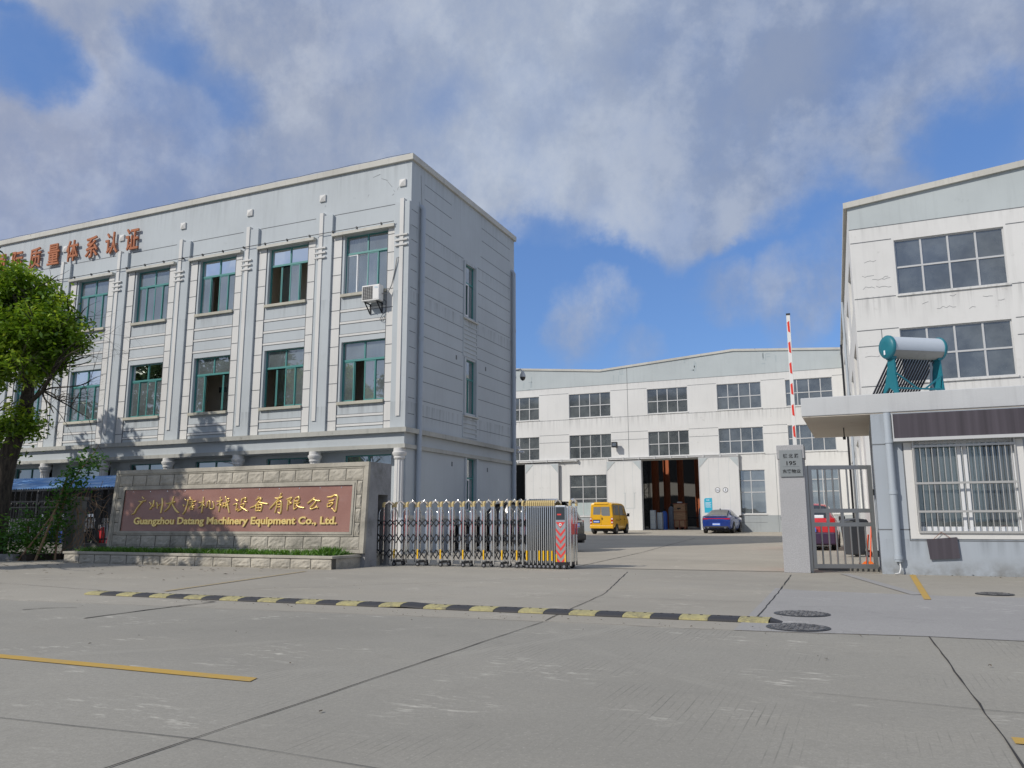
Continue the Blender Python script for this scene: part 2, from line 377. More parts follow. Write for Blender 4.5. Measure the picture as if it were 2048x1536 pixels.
M_DARKS = mat('dark_steel', (0.05, 0.053, 0.057), 0.4, 0.6)
M_CREAM = mat('gold_plastic_cap', (0.60, 0.47, 0.22), 0.35, 0.2)
M_YEL = mat('yellow_reflector', (0.85, 0.50, 0.01), 0.4)
M_REDP = mat('red_reflective', (0.70, 0.055, 0.045), 0.4)
M_REDA = mat('red_arm_stripe', (0.72, 0.04, 0.02), 0.4)
M_WPL = mat('white_plastic', (0.72, 0.72, 0.70), 0.4)
M_ACG = mat('grey_grille', (0.28, 0.28, 0.27), 0.5)
M_LBLUE = mat('light_blue_print', (0.25, 0.58, 0.80), 0.5)
M_RUST = plaster('rust_orange_letters', (0.42, 0.155, 0.075), 0.12, 0.3, 0.2, (0.2, 0.08, 0.05))
M_PLATEM = mat('dark_brushed_plaque', (0.36, 0.375, 0.36), 0.38, 0.7)
M_INK = mat('black_ink', (0.010, 0.010, 0.010), 0.6)
M_BLUEPL = mat('blue_number_plate', (0.08, 0.20, 0.72), 0.4)
M_WINK = mat('white_print', (0.8, 0.82, 0.85), 0.5)
M_SIGNB = mat('turquoise_notice', (0.03, 0.42, 0.60), 0.4)
M_TEALM = plaster('teal_painted_steel', (0.018, 0.185, 0.235), 0.15, 0.2, 0.3, (0.05, 0.1, 0.11), rough=0.45)
M_TANK = plaster('white_enamel_tank', (0.55, 0.60, 0.645), 0.04, 0.15, 0.25, (0.3, 0.3, 0.28), bump=0.0, rough=0.3)
M_TANKD = plaster('mottled_tank_belly', (0.33, 0.32, 0.29), 0.2, 0.8, 0.9, (0.07, 0.07, 0.06), bump=0.0)  # darker mottled grey along the lower side of the tank
M_TUBE = mat('dark_vacuum_tube', (0.012, 0.012, 0.020), 0.12, 0, 0.8)
M_SHUT = cloth('purple_grey_awning_cloth', (0.085, 0.075, 0.09), 9)
M_ORANGE = mat('orange_steel_column', (0.40, 0.115, 0.04), 0.6)
def wood(t, p):
    g = NT(t); g.l(g.mix(g.ramp(g.noise(3, 5, 0.6, sc=(1, 1, 6)), 0.3, 0.7), (0.30, 0.17, 0.09), (0.50, 0.31, 0.18)), p.inputs['Base Color'])
M_WOOD = mat('pale_crate_wood', (0.45, 0.28, 0.16), 0.8, build=wood)
M_WOODD = mat('red_brown_batten', (0.25, 0.09, 0.05), 0.8)
def awn(t, p):
    g = NT(t); c = g.mix(g.ramp(g.noise(2.2, 6, 0.65, sc=(0.4, 1.5, 1)), 0.40, 0.68), (0.085, 0.27, 0.62), (0.42, 0.60, 0.80)); g.l(c, p.inputs['Base Color'])  # faded streaks; blues raised to paint in sun on the sheet
M_AWN = mat('sunlit_faded_sheet', (0.12, 0.28, 0.55), 0.5, build=awn)
M_CONC = stone('bare_concrete', (0.23, 0.225, 0.205), 0.5)
M_KERB = stone('grey_kerb', (0.24, 0.235, 0.22), 0.8)
def bark(t, p):
    g = NT(t); n = g.noise(6, 7, 0.7, sc=(2.5, 2.5, 0.5)); g.l(g.mix(g.ramp(n, 0.35, 0.65), (0.018, 0.015, 0.012), (0.085, 0.070, 0.052)), p.inputs['Base Color']); g.bump(n, 0.8, 0.05, p)
M_BARK = mat('dark_bark', (0.05, 0.04, 0.03), 0.9, build=bark)
M_STICK = mat('dry_stick', (0.26, 0.17, 0.10), 0.9)
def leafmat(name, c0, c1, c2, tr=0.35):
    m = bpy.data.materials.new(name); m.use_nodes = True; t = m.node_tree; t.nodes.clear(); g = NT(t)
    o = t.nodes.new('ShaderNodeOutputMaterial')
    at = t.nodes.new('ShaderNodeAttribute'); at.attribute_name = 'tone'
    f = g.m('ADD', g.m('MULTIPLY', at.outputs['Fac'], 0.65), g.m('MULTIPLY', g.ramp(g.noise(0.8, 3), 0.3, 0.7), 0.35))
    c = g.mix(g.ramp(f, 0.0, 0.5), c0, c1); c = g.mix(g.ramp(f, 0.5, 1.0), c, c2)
    d = t.nodes.new('ShaderNodeBsdfDiffuse'); tl = t.nodes.new('ShaderNodeBsdfTranslucent'); gl = t.nodes.new('ShaderNodeBsdfGlossy'); gl.inputs['Roughness'].default_value = 0.4; gl.inputs['Color'].default_value = (0.8, 0.85, 0.8, 1)
    g.l(c, d.inputs[0]); g.l(c, tl.inputs[0])
    m1 = t.nodes.new('ShaderNodeMixShader'); m1.inputs[0].default_value = tr; g.l(d.outputs[0], m1.inputs[1]); g.l(tl.outputs[0], m1.inputs[2])
    m2 = t.nodes.new('ShaderNodeMixShader'); m2.inputs[0].default_value = 0.05; g.l(m1.outputs[0], m2.inputs[1]); g.l(gl.outputs[0], m2.inputs[2]); g.l(m2.outputs[0], o.inputs[0])
    return m
M_LEAF = leafmat('glossy_tree_leaves', (0.030, 0.090, 0.006), (0.21, 0.35, 0.020), (0.60, 0.68, 0.07))  # palest colour is the painted highlight on the crown tops
M_LEAF2 = leafmat('street_tree_leaves', (0.025, 0.045, 0.018), (0.045, 0.075, 0.025), (0.075, 0.11, 0.035))
M_VINE = leafmat('vine_leaves', (0.030, 0.095, 0.012), (0.075, 0.200, 0.022), (0.190, 0.330, 0.045))
M_GRASS = leafmat('verge_grass', (0.040, 0.110, 0.012), (0.095, 0.230, 0.018), (0.220, 0.360, 0.045), 0.35)
M_DRY = leafmat('dry_stems', (0.06, 0.045, 0.03), (0.12, 0.09, 0.06), (0.2, 0.16, 0.1), 0.1)
M_LITTER = leafmat('fallen_leaves', (0.03, 0.022, 0.015), (0.07, 0.05, 0.03), (0.16, 0.10, 0.04), 0.1)
def paint(name, col, rough=0.3, metal=0.0):
    def b(t, p):
        g = NT(t); p.inputs['Coat Weight'].default_value = 0.6; p.inputs['Coat Roughness'].default_value = 0.06
        g.l(g.mix(g.ramp(g.noise(1.7, 4), 0.4, 0.75, 0, 0.12), col, (0.25, 0.23, 0.2)), p.inputs['Base Color'])
    return mat(name, col, rough, metal, build=b)
M_VAN = paint('yellow_car_paint', (0.80, 0.43, 0.010)); M_BLUECAR = paint('deep_blue_car_paint', (0.012, 0.045, 0.27), 0.25, 0.3)
M_REDCAR = paint('red_car_paint', (0.55, 0.02, 0.025)); M_BLACKCAR = mat('black_car_paint', (0.006, 0.0065, 0.008), 0.12, 0, 0.18)
M_PURPLE = mat('plum_reflection_bumper', (0.045, 0.022, 0.055), 0.4)  # purple blurred reflection put into the bumper colour
M_CHROME = mat('chrome_trim', (0.7, 0.7, 0.7), 0.1, 1.0)
M_TAIL = mat('red_tail_lamp', (0.5, 0.015, 0.015), 0.15); M_TAILW = mat('clear_tail_lamp', (0.75, 0.68, 0.66), 0.15)
M_RIM = mat('alloy_rim', (0.35, 0.35, 0.36), 0.35, 0.8)
M_BIN = mat('grey_bin_plastic', (0.055, 0.058, 0.065), 0.5)
M_ORP = mat('orange_plastic', (0.80, 0.10, 0.015), 0.4); M_ORB = mat('orange_broom_bristles', (0.75, 0.16, 0.01), 0.8)
M_FPAL = mat('white_fence_paint', (0.62, 0.63, 0.64), 0.6)

def concrete(name, col, warm, groove=0.0, mottled=0.22, arcs=()):
    def b(t, p):
        g = NT(t); X, Y, Z = g.xyz()
        c = g.mix(g.ramp(g.noise(0.22, 5, 0.6), 0.3, 0.7), tuple(q * (1 - mottled) for q in col), tuple(q * (1 + mottled * 0.5) for q in col))
        c = g.mix(g.ramp(g.noise(0.5, 6, 0.6, sc=(0.22, 1.6, 1), rot=(0, 0, 0.35), off=(4, 2, 0)), 0.45, 0.7, 0, 0.45), c, warm)
        c = g.mix(g.ramp(g.noise(2.3, 7, 0.7), 0.56, 0.72, 0, 0.35), c, tuple(q * 0.66 for q in col))
        c = g.mix(g.ramp(g.noise(130, 2, 0.6), 0.35, 0.7, 0, 0.42), c, tuple(q * 0.55 for q in col))
        c = g.mix(g.ramp(g.noise(28, 6, 0.8, off=(3, 8, 0)), 0.38, 0.72, 0, 0.5), c, tuple(q * 0.62 for q in col))
        oil = g.m('MULTIPLY', g.ramp(g.noise(0.9, 3, 0.5, off=(6, 6, 0)), 0.60, 0.72), g.ramp(g.noise(5, 5, 0.7), 0.45, 0.7))
        c = g.mix(g.m('MULTIPLY', oil, 0.5), c, tuple(q * 0.42 for q in col))
        c = g.mix(g.ramp(g.noise(55, 3, 0.7, off=(9, 1, 0)), 0.60, 0.75, 0, 0.5), c, tuple(min(q * 1.45, 0.8) for q in col))
        # scuffs: sparse pale smears
        sm = g.m('MULTIPLY', g.ramp(g.noise(1.1, 4, 0.5, off=(1, 7, 0)), 0.54, 0.66), g.ramp(g.noise(9, 5, 0.7, sc=(0.5, 1.6, 1)), 0.54, 0.68))
        c = g.mix(g.m('MULTIPLY', sm, 0.85), c, tuple(min(q * 1.7, 0.8) for q in col))
        h = g.noise(120, 3, 0.7)
        if groove:
            # tining: fine furrows along the lane, worn away in most places
            w = g.m('FRACT', g.m('ADD', g.m('MULTIPLY', X, 21.0), g.m('MULTIPLY', g.noise(0.8, 2), 0.6)))
            w = g.ramp(g.m('ABSOLUTE', g.m('SUBTRACT', w, 0.5)), 0.0, 0.10, 1.0, 0.0)
            wear = g.m('MULTIPLY', g.ramp(g.noise(0.75, 4, 0.6, off=(2, 3, 0)), 0.47, 0.66), g.ramp(g.noise(3.5, 3, 0.6, sc=(3, 0.6, 1)), 0.40, 0.6))
            gw = g.m('MULTIPLY', w, wear)
            c = g.mix(g.m('MULTIPLY', gw, groove), c, tuple(q * 0.30 for q in col))
        for ax, ay, rad in arcs:
            dx = g.m('SUBTRACT', X, ax); dy = g.m('SUBTRACT', Y, ay)
            rr = g.m('SQRT', g.m('ADD', g.m('MULTIPLY', dx, dx), g.m('MULTIPLY', dy, dy)))
            e = g.m('ABSOLUTE', g.m('SUBTRACT', rr, rad)); band = g.ramp(e, 0.05, 0.085, 1, 0)
            tread = g.ramp(g.m('FRACT', g.m('MULTIPLY', e, 45.0)), 0.3, 0.6, 0.3, 1)
            c = g.mix(g.m('MULTIPLY', g.m('MULTIPLY', band, tread), g.ramp(g.noise(0.7, 2, off=(ax, 0, 0)), 0.40, 0.6, 0, 0.13)), c, tuple(q * 1.5 for q in col))
        g.l(c, p.inputs['Base Color']); g.bump(h, 0.25, 0.004, p)
    return mat(name, col, 0.9, build=b)
M_ROAD = concrete('road_concrete', (0.338, 0.322, 0.276), (0.37, 0.345, 0.288), 0.85, arcs=((-9.8, 9.2, 6.3), (-9.8, 9.2, 7.75), (3.0, 10.5, 6.6)))
M_APRON = concrete('apron_concrete', (0.385, 0.358, 0.300), (0.435, 0.395, 0.318))
M_YARD = concrete('yard_concrete', (0.45, 0.41, 0.335), (0.50, 0.445, 0.35))
M_PATCH = concrete('newer_cement', (0.365, 0.355, 0.338), (0.39, 0.378, 0.355), 0, 0.14)
M_JOINT = mat('joint_tar', (0.035, 0.033, 0.031), 0.95)
def worn(name, col, under, w0=0.1, w1=0.6):
    def b(t, p):
        g = NT(t); f = g.ramp(g.noise(14, 7, 0.75), 0.42, 0.60, 0, 1); f2 = g.ramp(g.noise(1.2, 3), 0.45, 0.7, w0, w1)
        g.l(g.mix(g.m('MULTIPLY', f, f2), col, under), p.inputs['Base Color'])
    return mat(name, col, 0.8, build=b)
M_LINE = worn('worn_yellow_road_paint', (0.50, 0.315, 0.055), (0.27, 0.25, 0.2))
M_LINEF = worn('faded_yellow_road_paint', (0.40, 0.30, 0.13), (0.33, 0.30, 0.25))
M_BUMPY = worn('worn_yellow_rubber', (0.42, 0.375, 0.17), (0.13, 0.12, 0.10), .4, .95); M_BUMPK = mat('black_bump_rubber', (0.038, 0.038, 0.042), 0.7)
def iron(t, p):
    g = NT(t); n = g.noise(26, 3, 0.5, sc=(1, 1, 1)); g.l(g.mix(g.ramp(n, 0.42, 0.58), (0.07, 0.07, 0.07), (0.22, 0.215, 0.21)), p.inputs['Base Color']); g.bump(n, 0.6, 0.01, p)
M_IRON = mat('cast_iron_cover', (0.1, 0.1, 0.1), 0.6, 0.3, build=iron)
M_SOIL = mat('dark_soil', (0.045, 0.036, 0.026), 0.95)
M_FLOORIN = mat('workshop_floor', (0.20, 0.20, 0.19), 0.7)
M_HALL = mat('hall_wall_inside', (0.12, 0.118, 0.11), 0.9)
# ---------------------------------------------------------------- ground, road, markings
mb = MB()
xs = [-400, -120, -60, -30, 0, 30, 80, 400]; ys = [-200, -40, 0, 16, 26, 54, 80, 140, 600]
for a, b in zip(xs, xs[1:]):
    for c, d in zip(ys, ys[1:]): mb.quad((a, c, gz(c)), (b, c, gz(c)), (b, d, gz(d)), (a, d, gz(d)))
tag(mb.build('ground', M_APRON), kind='structure')
def sheet(name, polys, m, z=0.004):
    mb = MB()
    for pl in polys: mb.poly([(p[0], p[1], gz(p[1]) + z) for p in pl])
    return tag(mb.build(name, m), kind='structure')
sheet('road', [[(-120, -120), (120, -120), (120, 8.75), (0.44, 8.03), (-1.0, 7.80), (-3.3, 7.70), (-10.3, 7.10), (-120, 2)]], M_ROAD)
sheet('cement_patch', [[(-1.18, 7.83), (0.44, 8.06), (12, 8.13), (12, 12.2), (4.5, 12.9), (1.0, 12.4), (-0.9, 12.6), (-1.30, 12.9)]], M_PATCH)
sheet('courtyard', [[(-10.2, 16.62), (-1.55, 17.12), (-1.55, 26), (-13.3, 26), (-13.3, 16.6)], [(-13.3, 26), (6, 26), (6, 54), (-40, 54), (-40, 31.5), (-13.3, 31.5)], [(-1.55, 17.12), (0.2, 17.3), (0.2, 26), (-1.55, 26)]], M_YARD)
sheet('paint_band', [[(-0.50, 16.8), (-0.32, 16.8), (0.68, 12.5), (0.52, 12.4)]], M_PATCH, 0.008)
# ramp up to the workshop door
mb = MB(); zr = 0.41
mb.add([(-14.4, 54, 0.2), (-9.2, 54, 0.2), (-9.2, 54, zr), (-14.4, 54, zr), (-15.3, 51.3, gz(51.3) + 0.006), (-8.4, 51.3, gz(51.3) + 0.006)], [(4, 5, 2, 3), (4, 3, 0), (5, 1, 2)])
tag(mb.build('door_ramp', M_YARD), kind='structure')
def crack(mb, pts, w, jit=0.012, z=0.006, step=0.25):
    out = []
    for (x0, y0), (x1, y1) in zip(pts, pts[1:]):
        L = max(abs(x1 - x0), abs(y1 - y0)); n = max(int(L / step), 1)
        for i in range(n): out.append((x0 + (x1 - x0) * i / n, y0 + (y1 - y0) * i / n))
    out.append(pts[-1]); prev = None; rr = []
    for i, (x, y) in enumerate(out):
        a = out[min(i + 1, len(out) - 1)]; b = out[max(i - 1, 0)]; t = Vector((a[0] - b[0], a[1] - b[1])); t.normalize(); n = Vector((-t.y, t.x))
        j = R.uniform(-jit, jit); ww = w * R.uniform(0.45, 1.25) / 2
        rr.append((Vector((x, y)) + n * (j + ww), Vector((x, y)) + n * (j - ww)))
    for (a, b), (c, d) in zip(rr, rr[1:]):
        mb.quad((a.x, a.y, gz(a.y) + z), (b.x, b.y, gz(b.y) + z), (d.x, d.y, gz(d.y) + z), (c.x, c.y, gz(c.y) + z))
mb = MB()
crack(mb, [(-2.9, -3), (-2.92, 2.5), (-3.01, 6.9), (-3.03, 7.7)], 0.010, 0.005, 0.009)
crack(mb, [(0.55, -3), (0.53, 4.0), (0.45, 8.03)], 0.011, 0.006, 0.009)
crack(mb, [(-12, 2.6), (-4.16, 2.91), (-2.9, 3.0), (-0.6, 2.9), (6, 2.5)], 0.005, 0.006, 0.009)
crack(mb, [(-0.35, 5.2), (0.5, 5.1), (3, 5.0)], 0.004, 0.006, 0.009)
crack(mb, [(-26, 5.9), (-10.3, 7.10), (-7.6, 7.33), (-3.3, 7.70), (-1.0, 7.80), (0.44, 8.03), (8, 8.1)], 0.011, 0.016, 0.009)
crack(mb, [(-1.10, 8.9), (-1.18, 12), (-1.33, 16.1)], 0.015, 0.006, 0.009)
crack(mb, [(-5.9, 16.95), (-6.5, 24), (-7.2, 32.3), (-7.7, 40)], 0.03, 0.008, 0.009)
crack(mb, [(-3.05, 7.8), (-3.4, 11), (-4.4, 15.8)], 0.014, 0.008)
crack(mb, [(-7.58, 6.1), (-7.62, 7.2), (-7.60, 8.0)], 0.035, 0.02, 0.009)
crack(mb, [(-16, 9.4), (-10.6, 8.7), (-7.6, 8.0)], 0.012, 0.02)
crack(mb, [(-8.95, 6.40), (-8.90, 6.62), (-8.75, 6.75), (-8.57, 6.80)], 0.022, 0.004, 0.009, 0.06)
crack(mb, [(-9.5, 8.9), (-8, 10.2), (-6, 12.6), (-4.4, 14.6)], 0.010, 0.03)
crack(mb, [(-4.4, 10.4), (-1.2, 10.6)], 0.007, 0.02)
crack(mb, [(-14, 50), (-7.7, 40)], 0.02, 0.01, 0.008)
tag(mb.build('ground_joints', M_JOINT), kind='structure')
mb = MB()
for pl in ([(-12.2, 4.15), (-12.2, 4.03), (-3.62, 4.15), (-3.66, 4.265)], [(0.555, 4.40), (2.6, 4.46), (2.6, 4.58), (0.555, 4.52)], [(0.70, 16.9), (0.80, 16.9), (0.715, 11.75), (0.63, 11.72)]):
    mb.poly([(x, y, 0.009) for x, y in pl])
tag(mb.build('road_markings', M_LINE), kind='structure')
mb = MB()
for pl in ([(-9.44, 8.9), (-9.38, 8.9), (-10.46, 13.5), (-10.52, 13.5)], [(-2.05, 26.3), (-1.95, 26.3), (-1.9, 33), (-2.02, 33)]):
    mb.poly([(x, y, gz(y) + 0.012) for x, y in pl])
tag(mb.build('faded_markings', M_LINEF), kind='structure')
mb = MB()                                          # steel track the sliding gate runs on
mb.quad((-10.2, 16.44, 0.008), (-10.2, 16.38, 0.008), (-1.5, 16.98, 0.008), (-1.5, 17.04, 0.008))
tag(mb.build('gate_track', M_JOINT), kind='structure')
# manhole covers
for (x, y, r, rzx, lab) in ((-0.69, 9.43, 0.255, 1.15, 'round iron manhole cover just beyond the end of the speed bump'), (-0.645, 8.23, 0.255, 1.0, 'round iron manhole cover nearest the camera, beside the black end of the speed bump'),
                            (1.57, 12.95, 0.2, 1.0, 'thin dark manhole cover in front of the gatehouse window')):
    t = thing('manhole_cover', lab, 'manhole cover', (x, y, 0.0), group='manhole covers in the paving')
    b = MB(); b.lathe([(r + 0.035, 0.0), (r + 0.035, 0.011), (r + 0.005, 0.012)], (x, y, 0), 40, sm=False); b.build('frame_ring', M_DARKS, t)
    b = MB(); b.lathe([(r, 0.003), (r, 0.015), (r * 0.97, 0.017)], (x, y, 0), 40, sm=False)
    for i in range(-5, 6):
        for j in range(-5, 6):
            if (i * i + j * j) < 27: b.box(x + i * r * 0.17 - r * 0.055, x + i * r * 0.17 + r * 0.055, y + j * r * 0.17 - r * 0.055, y + j * r * 0.17 + r * 0.055, 0.016, 0.021)
    b.build('lid', M_IRON, t)
# rubber speed bump: alternating yellow and black segments
A_, B_ = Vector((-10.05, 8.235, 0)), Vector((-0.93, 8.62, 0)); n_seg = 31; dv = (B_ - A_) / n_seg; tv = dv.normalized(); nv = Vector((-tv.y, tv.x, 0))
t = thing('speed_bump', 'yellow and black rubber speed bump lying across the gateway', 'speed bump', A_)
prof = [(-0.155, 0.004), (-0.15, 0.022), (-0.085, 0.038), (0.0, 0.044), (0.085, 0.038), (0.15, 0.022), (0.155, 0.004)]
for i in range(n_seg):
    lift = 0.013 if i in (16, 17) else 0.0; yaw = R.uniform(-0.006, 0.006)
    b = MB(); p0 = A_ + dv * (i + 0.008); p1 = A_ + dv * (i + 0.992)
    sk = 0.10                                       # the segment joints run on a slant
    ends = []
    for p, li in ((p0, lift if i == 17 else 0), (p1, lift if i == 16 else 0)):
        ends.append([p + nv * (q[0] + yaw) + tv * (q[0] * sk) + Vector((0, 0, q[1] + li)) for q in prof])
    vs = ends[0] + ends[1]; k = len(prof)
    b.add(vs, [(j, j + 1, k + j + 1, k + j) for j in range(k - 1)] + [tuple(range(k))[::-1], tuple(range(k, 2 * k))], 0)
    mid = (p0 + p1) / 2
    for s in (-0.07, 0.05):                         # bolt sockets and arrow studs
        c = mid + tv * s; b.lathe([(0.018, 0.035), (0.018, 0.046), (0.01, 0.047)], (c.x, c.y, 0), 8, 1, sm=False)
    b.build('bump_segment', [M_BUMPY if i % 2 == 0 else M_BUMPK, M_JOINT], t)
b = MB(); e = B_
b.add([e + nv * -0.15 + Vector((0, 0, 0.004)), e + nv * 0.15 + Vector((0, 0, 0.004)), e + nv * 0.13 + Vector((0, 0, 0.03)), e + Vector((0, 0, 0.043)), e + nv * -0.13 + Vector((0, 0, 0.03)), e + tv * 0.11 + nv * 0.08 + Vector((0, 0, 0.004)), e + tv * 0.11 - nv * 0.08 + Vector((0, 0, 0.004))],
      [(0, 4, 6), (4, 3, 6), (3, 5, 6), (3, 2, 5), (2, 1, 5)])
b.build('end_cap', M_BUMPK, t)
# fallen leaves and grit blown along the kerb
mb = MB()
def litter(n, fx, fy, s0, s1):
    for _ in range(n):
        x, y = fx(), fy(); a = R.uniform(0, 6.28); s = R.uniform(s0, s1); c, d = cos(a) * s, sin(a) * s
        z = gz(y) + 0.014; h = R.uniform(0.0, 0.012)
        mb.add([(x - c, y - d, z), (x + d * 0.5, y - c * 0.5, z + h), (x + c, y + d, z + 0.002), (x - d * 0.5, y + c * 0.5, z + h)], [(0, 1, 2, 3)])
litter(170, lambda: R.uniform(-24, -11), lambda: 14.1 - abs(R.gauss(0, 1.6)), 0.015, 0.06)
litter(60, lambda: R.uniform(-14, 2), lambda: R.uniform(2.5, 15), 0.006, 0.022)
litter(120, lambda: R.uniform(-8, 0), lambda: R.gauss(7.9, 0.15), 0.004, 0.016)
litter(50, lambda: R.uniform(0.3, 4), lambda: R.gauss(16.7, 0.25), 0.006, 0.03)
o = mb.build('leaf_litter', M_LITTER, fix=False); tag(o, 'dry fallen leaves and grit scattered over the concrete', 'leaf litter', kind='stuff')
ta = o.data.attributes.new('tone', 'FLOAT', 'POINT'); ta.data.foreach_set('value', [R.random() for _ in o.data.vertices])
# ---------------------------------------------------------------- office building (left)
XF, YF, XL, YB, ZT = -13.33, 22.0, -37.4, 30.75, 13.42
PIT = 3.325; NB = 7
ob = thing('office_building', 'three-storey pale blue office block with white pilasters and teal windows', 'building', (XF, YF, 0))
def bx(k, x): return x - PIT * k
holes = []
W2Z, W3Z = (4.975, 7.05), (8.74, 10.86)
for k in range(NB):
    holes += [(bx(k, -15.985), bx(k, -14.215), *W2Z), (bx(k, -15.985), bx(k, -14.215), *W3Z)]
b = MB()
b.wall('y', YF, XL, XF, 3.3, ZT - 0.05, holes, 0.22, 0)
SH = [(26.02, 26.93, 8.70, 10.78), (26.12, 27.0, 5.0, 7.04), (26.24, 27.06, 1.35, 3.31)]
b.wall('x', XF, YF, YB, 0, ZT - 0.05, SH, -0.18, 0)
b.quad((XL, YF, 3.3), (XL, YB, 0), (XL, YB, ZT - .05), (XL, YF, ZT - .05)); b.quad((XL, YB, 0), (XF, YB, 0), (XF, YB, ZT - .05), (XL, YB, ZT - .05))
b.quad((XL, YF, ZT - 0.6), (XF, YF, ZT - 0.6), (XF, YB, ZT - 0.6), (XL, YB, ZT - 0.6))
# shadow-gap lines in the render: front parapet, side wall
for k in range(NB):
    b.box(bx(k, -16.46), bx(k, -13.95), YF - 0.004, YF, 11.70, 11.725, 1)
gl = [12.67, 12.14, 11.45, 10.90, 10.39, 9.86, 9.34, 8.72, 8.18, 7.68, 7.22, 6.69, 6.17, 5.65, 5.0, 4.47]
for i, z in enumerate(gl):
    segs = [(22.05, 22.45), (22.85, 25.90), (27.12, 30.3)]
    if i < 3: segs = [(22.9, 24.9), (27.5, 30.3)] if i < 2 else [(22.05, 22.45), (22.9, 24.9), (27.4, 30.3)]
    for y0, y1 in segs: b.box(XF, XF + 0.004, y0, y1, z - 0.010, z + 0.010, 1)
# a few old cracks and paint chips high on the corner
for (x, z, dx, dz) in ((-14.55, 12.75, .25, -.12), (-14.3, 12.6, .2, -.25), (-14.9, 12.85, .3, .06), (-14.05, 12.25, .06, -.1), (-13.9, 12.2, .05, .1), (-14.1, 12.05, .08, .04), (-15.1, 12.15, .06, .1), (-16.9, 12.1, .04, .05)):
    b.add([(x, YF - .003, z), (x + dx, YF - .003, z + dz), (x + dx, YF - .003, z + dz + .02), (x, YF - .003, z + .012)], [(0, 1, 2, 3)], 1)
for (y, z, dy, dz) in ((22.6, 12.9, 0.12, -1.3), (22.5, 11.9, .35, -.6)):
    b.add([(XF + .003, y, z), (XF + .003, y + dy, z + dz), (XF + .003, y + dy + .025, z + dz), (XF + .003, y + .02, z)], [(0, 1, 2, 3)], 1)
for (y, z) in ((25.4, 6.95), (27.9, 6.95), (25.15, 3.02), (28.1, 2.98)):       # small vent holes
    b.box(XF, XF + .006, y - .045, y + .045, z - .08, z + .08, 1)
b.build('wall', [M_WALL, M_GROOVE], ob)
# spandrel bands between the windows (rendered stripes with a white rail and a dark gap)
b = MB()
for k in range(NB):
    x0, x1 = bx(k, -16.08), bx(k, -14.20)
    for z in (8.15, 7.725, 7.283, 4.50, 4.18):
        b.box(x0, x1, YF - 0.016, YF, z - 0.036, z + 0.036, 0); b.box(x0, x1, YF - 0.004, YF, z + 0.036, z + 0.056, 1); b.box(x0, x1, YF - 0.004, YF, z - 0.056, z - 0.036, 1)
    for xx in (bx(k, -16.085), bx(k, -14.21)):
        b.box(xx - 0.008, xx + 0.008, YF - 0.026, YF, 4.0, 10.9, 1)
b.build('spandrel_band', [M_WHITE, M_GROOVE], ob)
b = MB()                                               # white block quoins beside every window
for k in range(NB + 1):
    for x0, x1 in ((-14.195, -13.905), (-16.455, -16.095)):
        if k == NB and x0 < -16: continue
        a0, a1 = bx(k, x0), bx(k, x1)
        if a0 < XL: continue
        b.box(a0, a1, YF - 0.024, YF, 3.98, 10.9, 0)
        for j in range(11):
            z = 4.25 + j * 0.64 + (0.1 if x0 < -15 else 0)
            if z < 10.85: b.box(a0, a1, YF - 0.028, YF - .024, z - 0.012, z + 0.012, 1)
b.build('quoin', [M_WHITE, M_GROOVE], ob)
for k in range(NB):                                    # pilasters, each with a raised strip and three short bars
    x0, x1 = (bx(k, -13.90), bx(k, -13.30)) if k else (-13.90, XF - 0.002)
    if k: x0, x1 = bx(k - 1, -17.085), bx(k - 1, -16.475)
    b = MB(); b.box(x0, x1, YF - 0.10, YF, 3.98, 11.72); p = b.build('pilaster', M_WALL, ob)
    xs = bx(k, -13.61); b = MB(); b.box(xs - 0.075, xs + 0.075, YF - 0.135, YF - 0.0, 4.38, 11.83)
    for z in (10.52, 10.345, 10.17): b.box(xs - 0.24, xs + 0.24, YF - 0.165, YF - 0.10, z - 0.026, z + 0.026)
    b.build('strip', M_WHITE, p)
for k in range(NB):                                    # square pyramid bosses under the parapet
    xs, z, s = bx(k, -13.665), 12.43, 0.125; b = MB()
    b.box(xs - s, xs + s, YF - 0.05, YF, z - s, z + s)
    b.add([(xs - s, YF - .05, z - s), (xs + s, YF - .05, z - s), (xs + s, YF - .05, z + s), (xs - s, YF - .05, z + s), (xs, YF - .095, z)], [(0, 1, 4), (1, 2, 4), (2, 3, 4), (3, 0, 4)])
    b.build('wall_boss', M_WHITE, ob)
b = MB()
b.box(XL, XF + 0.09, YF - 0.09, YF + 0.3, 13.20, 13.42); b.box(XF - 0.3, XF + 0.09, YF + 0.3, YB + 0.09, 13.20, 13.42); b.box(XL, XF - .3, YB - 0.3, YB + 0.09, 13.20, 13.42)
b.build('coping', M_TRIM, ob, bevel=0.015)
b = MB()                                               # lightning wire along the coping
b.tube([(XL + i * 0.8, YF - 0.02, 13.46 + 0.03 * (i % 2)) for i in range(31)], 0.008, 5)
for i in range(0, 31, 2): b.tube([(XL + i * 0.8, YF - 0.02, 13.40), (XL + i * 0.8, YF - 0.02, 13.48)], 0.008, 5)
b.tube([(XF + .02, YF + i * 0.7, 13.47) for i in range(13)], 0.008, 5)
b.build('lightning_wire', M_DARKS, ob)
b = MB()                                               # long band over the ground floor
b.box(XL, XF + 0.16, YF - 0.30, YF - 0.001, 3.83, 3.985, 0); b.box(XF + .001, XF + 0.16, YF - .001, YB + 0.16, 3.83, 3.985, 0)
b.box(XL, XF + 0.02, YF - 0.16, YF - 0.002, 3.46, 3.83, 1); b.box(XL, XF + 0.08, YF - 0.22, YF - 0.003, 3.33, 3.46, 0); b.box(XF + .001, XF + 0.08, YF - .003, YB + 0.08, 3.33, 3.46, 0)
b.build('cornice', [M_CORNICE, M_WALL], ob)
b = MB()
